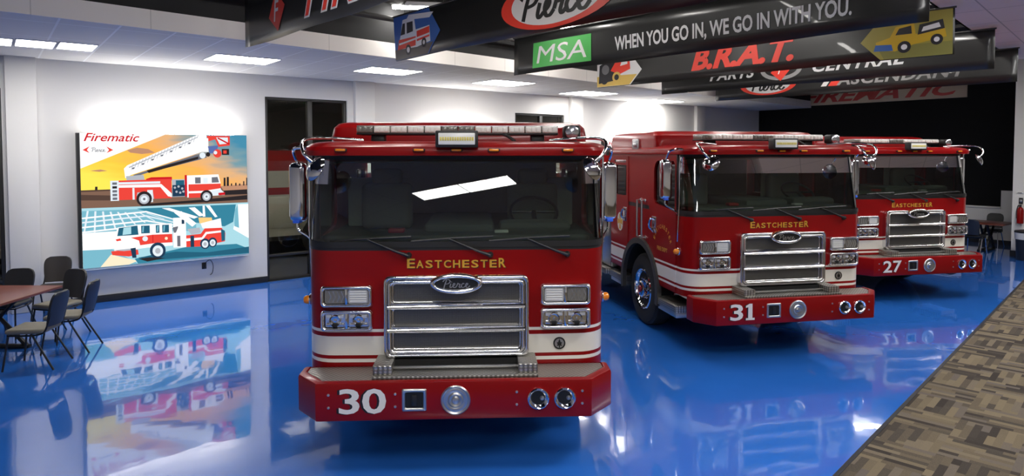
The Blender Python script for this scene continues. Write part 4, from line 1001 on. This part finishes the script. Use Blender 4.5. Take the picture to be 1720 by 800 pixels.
def picture(q, x0, x1, tip, kind):
    """arrow-ended photo panel: ground, sky, and a vehicle in flat colours"""
    w = x1 - x0; tx = 0.24 * w
    if tip > 0: out = [(x0, 0.01), (x1 - tx, 0.01), (x1, BH * .45), (x1 - tx, BH - .01), (x0, BH - .01)]
    else: out = [(x0 + tx, 0.01), (x1, 0.01), (x1, BH - .01), (x0 + tx, BH - .01), (x0, BH * .45)]
    cols = {'engine': ('picture_blue', 'picture_ground', 'banner_red', 'picture_pale'), 'yellow': ('picture_field', 'picture_field', 'picture_truck', 'picture_pale'), 'mud': ('picture_pale', 'picture_sand', 'picture_dark', 'banner_red')}[kind]
    q.flat(out, -0.001, cols[0])
    X = lambda u: x0 + w * u
    Z = lambda v: BH * v
    def P(pts, m, l): q.flat([(X(u), Z(v)) for u, v in pts], -0.002 - 0.001 * l, m)
    def dot(u, v, r, m, l): q.flat(oval(X(u), Z(v), r, r, 16), -0.002 - 0.001 * l, m)
    if kind == 'engine':
        P([(0.0, .02), (.74, .02), (.86, .25), (0.0, .25)], cols[1], 0); P([(.06, .25), (.14, .55), (.20, .88), (.45, .90), (.48, .60), (.78, .62), (.80, .28), (.5, .22)], 'picture_pale', 1)
        P([(.06, .24), (.47, .26), (.48, .46), (.10, .46)], cols[2], 2); P([(.50, .34), (.78, .38), (.78, .60), (.50, .56)], cols[2], 2); P([(.14, .55), (.24, .56), (.25, .80), (.20, .80)], 'picture_dark', 2); P([(.28, .56), (.42, .58), (.42, .80), (.29, .80)], 'picture_dark', 2)
        P([(.28, .86), (.78, .78), (.86, .88), (.34, .96)], 'picture_pale', 2); P([(.10, .34), (.78, .42), (.78, .46), (.10, .38)], 'picture_pale', 3); dot(.30, .20, .075, 'picture_dark', 3); dot(.30, .20, .04, 'picture_pale', 4); dot(.66, .28, .065, 'picture_dark', 3); dot(.66, .28, .03, 'picture_pale', 4)
    elif kind == 'yellow':
        P([(.28, .02), (1, .02), (1, .30), (.2, .30)], 'picture_field_dark', 0); P([(.20, .25), (.18, .42), (.34, .50), (.40, .72), (.60, .78), (.62, .52), (.92, .60), (.94, .40), (.60, .30), (.40, .18)], cols[2], 1)
        P([(.40, .54), (.44, .68), (.57, .72), (.58, .54)], 'picture_dark', 2); P([(.46, .78), (.60, .80), (.60, .84), (.48, .82)], 'picture_blue', 2); P([(.64, .50), (.92, .58), (.90, .78), (.66, .72)], 'picture_dark', 2); P([(.68, .56), (.88, .62), (.86, .72), (.70, .66)], 'picture_pale', 3)
        P([(.16, .22), (.38, .20), (.36, .34), (.18, .36)], 'picture_blue', 2); dot(.50, .26, .085, 'picture_dark', 3); dot(.50, .26, .04, 'picture_pale', 4); dot(.84, .36, .075, 'picture_dark', 3); dot(.84, .36, .035, 'picture_pale', 4)
    else:
        P([(0, .02), (.74, .02), (.9, .32), (0, .35)], cols[1], 0); P([(.04, .12), (.06, .70), (.30, .85), (.50, .70), (.55, .20)], cols[2], 1); P([(.32, .50), (.50, .92), (.74, .86), (.76, .50), (.52, .36)], cols[3], 2); P([(.54, .62), (.70, .66), (.70, .82), (.58, .80)], 'picture_pale', 3)
        P([(.56, .92), (.70, .92), (.68, .99), (.54, .98)], 'picture_blue', 3); dot(.20, .55, .10, 'picture_grey', 2); dot(.46, .28, .11, 'picture_sand', 3); dot(.46, .28, .06, 'picture_dark', 4); dot(.18, .24, .10, 'picture_dark', 3)
for nm, c in (('blue', (0.04, 0.12, 0.38)), ('ground', (0.10, 0.085, 0.075)), ('pale', (0.72, 0.72, 0.74)), ('dark', (0.02, 0.02, 0.025)), ('field', (0.30, 0.26, 0.05)), ('field_dark', (0.20, 0.19, 0.05)), ('truck', (0.55, 0.36, 0.02)), ('sand', (0.62, 0.42, 0.10)), ('grey', (0.16, 0.16, 0.17))):
    pm('picture_' + nm, c, 0.4)
def diamond(q, cx, cz, w, h, m, y=-0.001): q.flat([(cx - w / 2, cz - h * .1), (cx, cz - h / 2), (cx + w / 2, cz - h * .0 + h * .08), (cx, cz + h / 2)], y, m)
t = banner(0, 'nearest black banner, with a small red diamond and red letters cut by the picture top')
q = MB(); diamond(q, 0.97, 0.31, 0.50, 0.46, 'banner_red'); write(q, 'F', 0.87, 0.20, 1.05, 0.44, -0.003, 'banner_white', 0.01, 0.3); put(q, 'diamond_mark', t, 0)
q = MB(); write(q, 'FIREMATIC', 1.74, 0.10, 5.9, 0.58, -0.001, 'banner_white', 0.03, 0.35); write(q, 'FIREMATIC', 1.77, 0.12, 5.88, 0.57, -0.003, 'banner_red', 0.0, 0.35); put(q, 'lettering', t, 0)
t = banner(1, 'black banner with a truck photo and a white oval mark, second from the near end')
q = MB(); picture(q, 0.0, 1.2, 1, 'engine'); put(q, 'picture', t, 1)
q = MB(); q.flat(oval(3.30, 0.33, 0.88, 0.305, 40), -0.001, 'banner_red'); q.flat(oval(3.30, 0.335, 0.70, 0.265, 40), -0.002, 'banner_white'); script(q, 2.74, 0.16, 1.12, 0.34, -0.0035, 'black_letter', 0.14); put(q, 'oval_mark', t, 1)
q = MB(); picture(q, 5.15, 6.35, -1, 'engine'); put(q, 'picture', t, 1)
t = banner(2, 'black banner with a green square mark and a white slogan, above the red-lettered one')
q = MB(); q.flat([(0.50, 0.075), (1.77, 0.075), (1.77, 0.495), (0.50, 0.495)], -0.001, 'banner_green'); write(q, 'MSA', 0.60, 0.14, 1.68, 0.43, -0.0025, 'banner_white', 0.0, 0.12); put(q, 'green_mark', t, 2)
q = MB(); write(q, 'WHEN YOU GO IN, WE GO IN WITH YOU.', 2.22, 0.145, 5.60, 0.385, -0.001, 'banner_white', 0.025); put(q, 'lettering', t, 2)
t = banner(3, 'black banner with large red letters between two vehicle photos')
q = MB(); picture(q, 0.0, 1.13, 1, 'mud'); put(q, 'picture', t, 3); q = MB(); picture(q, 5.16, 6.33, -1, 'yellow'); put(q, 'picture', t, 3)
q = MB(); write(q, 'B.R.A.T.', 2.23, 0.14, 4.15, 0.54, -0.001, 'banner_red', 0.045, 0.3); put(q, 'lettering', t, 3)
t = banner(4, 'black banner with white words either side of a red diamond, behind the red-lettered one')
q = MB(); write(q, 'PARTS', 1.25, 0.20, 2.32, 0.42, -0.001, 'banner_white', 0.03, 0.3, 1.1); write(q, 'CENTRAL', 3.47, 0.20, 5.05, 0.42, -0.001, 'banner_white', 0.03, 0.3, 1.1); put(q, 'lettering', t, 4)
q = MB(); q.flat(oval(2.85, 0.32, 0.42, 0.22, 32), -0.001, 'banner_grey'); q.flat(oval(2.85, 0.32, 0.33, 0.15, 32), -0.002, 'banner_black'); diamond(q, 2.86, 0.30, 0.42, 0.44, 'banner_red', -0.003); write(q, 'F', 2.80, 0.22, 2.93, 0.38, -0.005, 'banner_white', 0.0, 0.3); put(q, 'diamond_mark', t, 4)
t = banner(5, 'farthest black banner, with a red oval mark and slanted grey lettering')
q = MB(); q.flat(oval(1.40, 0.32, 0.72, 0.25, 36), -0.001, 'banner_red'); q.flat(oval(1.40, 0.325, 0.58, 0.215, 36), -0.002, 'banner_white'); script(q, 0.95, 0.18, 0.9, 0.26, -0.0035, 'black_letter', 0.14); put(q, 'oval_mark', t, 5)
q = MB(); write(q, 'ASCENDANT', 3.02, 0.18, 5.55, 0.42, -0.001, 'banner_grey', 0.03, 0.25, 1.1); q.flat([(2.68, 0.18), (2.80, 0.18), (2.96, 0.42), (2.84, 0.42)], -0.001, 'banner_white'); q.flat([(2.84, 0.18), (3.04, 0.18), (3.12, 0.30), (2.92, 0.30)], -0.001, 'banner_red'); put(q, 'lettering', t, 5)
# painted board on the black wall
t = thing('wall_board', (0, 0, 0), 0, 'long tan board with red slanted lettering, high on the black wall', 'sign board'); t.matrix_world = WM @ T_(SB, -1.45, 4.14) @ R_(-PI / 2, 'Z')
MB().box((0, -0.04, 0), (5.04, 0.0, 0.55), 'board_tan', 0.006).build('board', t)
q = MB(); write(q, 'FIREMATIC', 0.12, 0.08, 4.92, 0.48, -0.042, 'board_red', 0.03, 0.4); q.build('lettering', t, smooth=0, recalc=False)

# ------------------------------------------------------------------ the three fire trucks
A_ = make_truck((TRK[0][0], TRK[0][1], 0), TRK[0][2], 'red fire truck with 30 on its bumper, nearest and facing the camera')
B_ = copy_tree(A_); B_.location = (TRK[1][0], TRK[1][1], 0); B_.rotation_euler = (0, 0, TRK[1][2]); B_['label'] = 'red fire truck with 31 on its bumper, the middle one of the three'
C_ = copy_tree(A_); C_.location = (TRK[2][0], TRK[2][1], 0); C_.rotation_euler = (0, 0, TRK[2][2]); C_['label'] = 'red fire truck with 27 on its bumper, farthest, against the black wall'
number(A_, '30', (('3', -0.905, -0.745), ('0', -0.725, -0.54)))
number(B_, '31', (('3', -0.905, -0.735), ('1', -0.70, -0.58)))
number(C_, '27', (('2', -0.905, -0.735), ('7', -0.715, -0.55)))

# ------------------------------------------------------------------ furniture
def chair(loc, rz, label, vinyl='chair_vinyl', seatm='chair_vinyl', group='banquet chairs around the table at the left', legm='chair_metal'):
    """stacking chair: faces local -y"""
    t = thing('stacking_chair', (*loc, 0), rz, label, 'chair', group)
    MB().box((-0.205, -0.23, 0.425), (0.205, 0.20, 0.485), seatm, 0.028, 4).build('seat', t)
    q = MB(); n = 10; front = []; rear = []
    for j in range(17):
        v = j / 16; z = 0.50 + 0.39 * v; hw = (0.158 + 0.03 * math.sin(v * PI * 0.75)) * (0.62 + 0.38 * (1 - (max(0, v - 0.68) / 0.32) ** 2.4) ** 0.5)
        y = 0.20 + 0.085 * v
        for k in range(n + 1):
            s = -1 + 2 * k / n; front.append((s * hw, y + 0.035 * s * s * -1 + 0.035 - 0.022 * (1 - s ** 4), z)); rear.append((s * hw * 1.02, y + 0.035 * s * s * -1 + 0.035 + 0.028, z))
    def grid(vs, m, fl):
        q.add(vs, [((j * (n + 1) + k), (j * (n + 1) + k + 1), ((j + 1) * (n + 1) + k + 1), ((j + 1) * (n + 1) + k)) for j in range(16) for k in range(n)], m)
    grid(front, vinyl, 1); grid(rear, 'chair_shell' if vinyl == 'chair_vinyl' else vinyl, 0)
    N_ = n + 1; ring = [k for k in range(N_)] + [j * N_ + n for j in range(1, 17)] + [16 * N_ + k for k in range(n - 1, -1, -1)] + [j * N_ for j in range(15, 0, -1)]
    q.add([front[i] for i in ring] + [rear[i] for i in ring], [(k, (k + 1) % len(ring), len(ring) + (k + 1) % len(ring), len(ring) + k) for k in range(len(ring))], vinyl)
    b_ = q.build('backrest', t, smooth=50); weld(b_)
    for sx in (-1, 1):
        MB().tube([(sx * 0.185, -0.19, 0.42), (sx * 0.215, -0.25, 0.0)], 0.0115, legm).build('leg', t)
        MB().tube([(sx * 0.195, 0.06, 0.43), (sx * 0.215, 0.30, 0.0)], 0.0115, legm).build('leg', t)
    q = MB()
    for sx in (-1, 1): q.tube(spline([(sx * 0.195, -0.20, 0.415), (sx * 0.20, 0.14, 0.42), (sx * 0.175, 0.225, 0.52), (sx * 0.165, 0.285, 0.80)]), 0.011, 'chair_metal')
    for y in (-0.19, 0.12): q.tube([(-0.195, y, 0.41), (0.195, y, 0.41)], 0.010, 'chair_metal')
    q.build('frame', t); return t
def table(loc, rz, w, d, label, group=None):
    t = thing('conference_table', (*loc, 0), rz, label, 'table', group)
    q = MB().box((-w / 2, -d / 2, 0.71), (w / 2, d / 2, 0.745), 'table_wood', 0.008); q.build('tabletop', t)
    for y in (-d / 2 + 0.40, d / 2 - 0.40):
        q = MB().box((-w * 0.36, y - 0.04, 0.0), (w * 0.36, y + 0.04, 0.05), 'chair_metal', 0.015)
        for sx in (-1, 1): q.tube([(sx * w * 0.33, y, 0.03), (sx * w * 0.05, y, 0.40), (sx * w * 0.28, y, 0.71)], 0.030, 'chair_metal')
        q.build('leg', t)
    MB().tube([(0, -d / 2 + 0.40, 0.42), (0, d / 2 - 0.40, 0.42)], 0.025, 'chair_metal').build('stretcher', t)
    return t
table((-6.76, 7.80), 0, 1.25, 2.16, 'brown wooden meeting table at the left edge of the room')
chair((-5.72, 7.78), math.radians(-82), 'dark chair with a tan seat, nearest the camera at the wooden table', seatm='chair_seat_tan')
chair((-5.74, 8.42), math.radians(-78), 'dark chair with a tan seat, second along the near side of the table', seatm='chair_seat_tan')
chair((-6.30, 9.02), math.radians(-14), 'black padded chair at the far end of the table, by its corner', seatm='chair_seat_tan')
chair((-7.02, 9.06), math.radians(8), 'black padded chair at the far end of the table, half cut by the tabletop')
chair((-7.18, 10.16), WA - 0.35, 'brownish padded chair standing against the white wall beside the pilaster', 'chair_vinyl_brown', 'chair_vinyl_brown', 'chairs along the white wall')
def wpt(s, d): v = WM @ Vector((s, -d, 0)); return (v.x, v.y)
table(wpt(9.85, 7.50), WA, 1.0, 0.95, 'small red-brown table at the far right beside the white wall end', None)
chair(wpt(8.97, 7.47), WA + PI / 2, 'black chair with shiny legs, its back to the room, at the far table', legm='chrome', group='chairs around the far table')
chair(wpt(10.78, 7.35), WA - PI / 2, 'black chair behind the far table, facing the room', legm='chrome', group='chairs around the far table')
# waste bin and fittings at the white wall end
t = thing('waste_bin', (12.22, 15.44, 0), 0, 'black waste bin with a pale liner under the white wall end', 'waste bin')
MB().lathe([(0.20, 0), (0.215, 0.02), (0.245, 0.62), (0.25, 0.63), (0.24, 0.63), (0.20, 0.05)], 'bin_black', 28).build('bin', t)
MB().lathe([(0.252, 0.50), (0.258, 0.58), (0.262, 0.655), (0.235, 0.655), (0.232, 0.52)], 'bin_liner', 28).build('liner', t)
MB().lathe([(0.265, 0.655), (0.268, 0.68), (0.25, 0.70), (0.17, 0.715), (0.16, 0.70)], 'bin_black', 28).build('lid', t)
for nm, (y, z, w, h), m, lb, cat in (('wall_plate', (-8.32, 1.55, 0.14, 0.04), 'plate_white', 'narrow pale plate on the white wall end, above the thermostat', 'plate'), ('thermostat', (-8.345, 1.30, 0.08, 0.15), 'black_plastic', 'small black thermostat on the white wall end', 'thermostat'), ('fire_extinguisher', (-8.36, 0.82, 0.16, 0.46), 'red_paint', 'red fire extinguisher hung on the white wall above the bin', 'fire extinguisher')):
    if nm == 'fire_extinguisher':
        o = thing(nm, (0, 0, 0), 0, lb, cat); o.matrix_world = WM @ T_(9.243, y, z)
        MB().lathe([(0.03, 0), (0.068, 0.012), (0.07, 0.05), (0.07, 0.33), (0.05, 0.38), (0.022, 0.41)], 'red_paint', 20, T_(-0.09, 0, 0)).build('cylinder', o)
        q = MB().box((-0.12, -0.02, 0.41), (-0.06, 0.02, 0.47), 'black_plastic', 0.008); q.tube(spline([(-0.07, 0.0, 0.44), (-0.02, 0.06, 0.44), (-0.03, 0.09, 0.3), (-0.05, 0.085, 0.12)]), 0.010, 'black_plastic'); q.build('valve', o)
        MB().box((-0.02, -0.03, 0.2), (0.0, 0.03, 0.36), 'black_plastic').build('bracket', o)
    else:
        q = MB().box((-0.02, -w / 2, 0), (0.0, w / 2, h), m, 0.005); q.box((-0.026, -w * 0.3, h * 0.3), (-0.018, w * 0.3, h * 0.7), 'satin_metal' if nm != 'wall_plate' else 'grey_lens', 0.002)
        o = q.build(nm); o.matrix_world = WM @ T_(9.25, y, z); tag(o, lb, cat)

# ------------------------------------------------------------------ vehicle parked in the bay beyond the glass
t = thing('rescue_truck', (0, 0, 0), 0, 'white and red rescue truck parked in the dim bay behind the glass doors', 'rescue truck'); t.matrix_world = WM @ T_(-7.0, 2.6, 0)
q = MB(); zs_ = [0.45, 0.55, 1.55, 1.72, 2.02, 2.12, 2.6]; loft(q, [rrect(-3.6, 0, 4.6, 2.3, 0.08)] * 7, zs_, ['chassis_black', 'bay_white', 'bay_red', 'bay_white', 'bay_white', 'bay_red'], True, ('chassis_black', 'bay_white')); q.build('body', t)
for a, b_ in ((-3.4, -2.3), (-2.15, -1.0), (0.4, 1.5), (1.7, 2.6), (2.8, 3.9)):
    d = MB().box((a, -0.02, 0.75), (b_, 0.02, 1.50), 'bay_white', 0.01); d = d.build('locker_door', t); MB().box((b_ - 0.16, -0.04, 1.1), (b_ - 0.06, -0.015, 1.2), 'satin_metal', 0.008).build('handle', d)
for x in (-0.45, 3.0):
    M = T_(x, -0.02, 0.5) @ R_(PI / 2, 'X'); w_ = MB().lathe([(0.28, -0.26), (0.48, -0.26), (0.5, -0.22), (0.5, 0.0), (0.46, 0.02), (0.29, 0.0)], 'tyre', 32, M).build('tyre', t)
    MB().lathe([(0.29, 0.0), (0.24, -0.05), (0.12, -0.02), (0.0, 0.02)], 'chrome', 24, M, close=False).build('rim', w_)
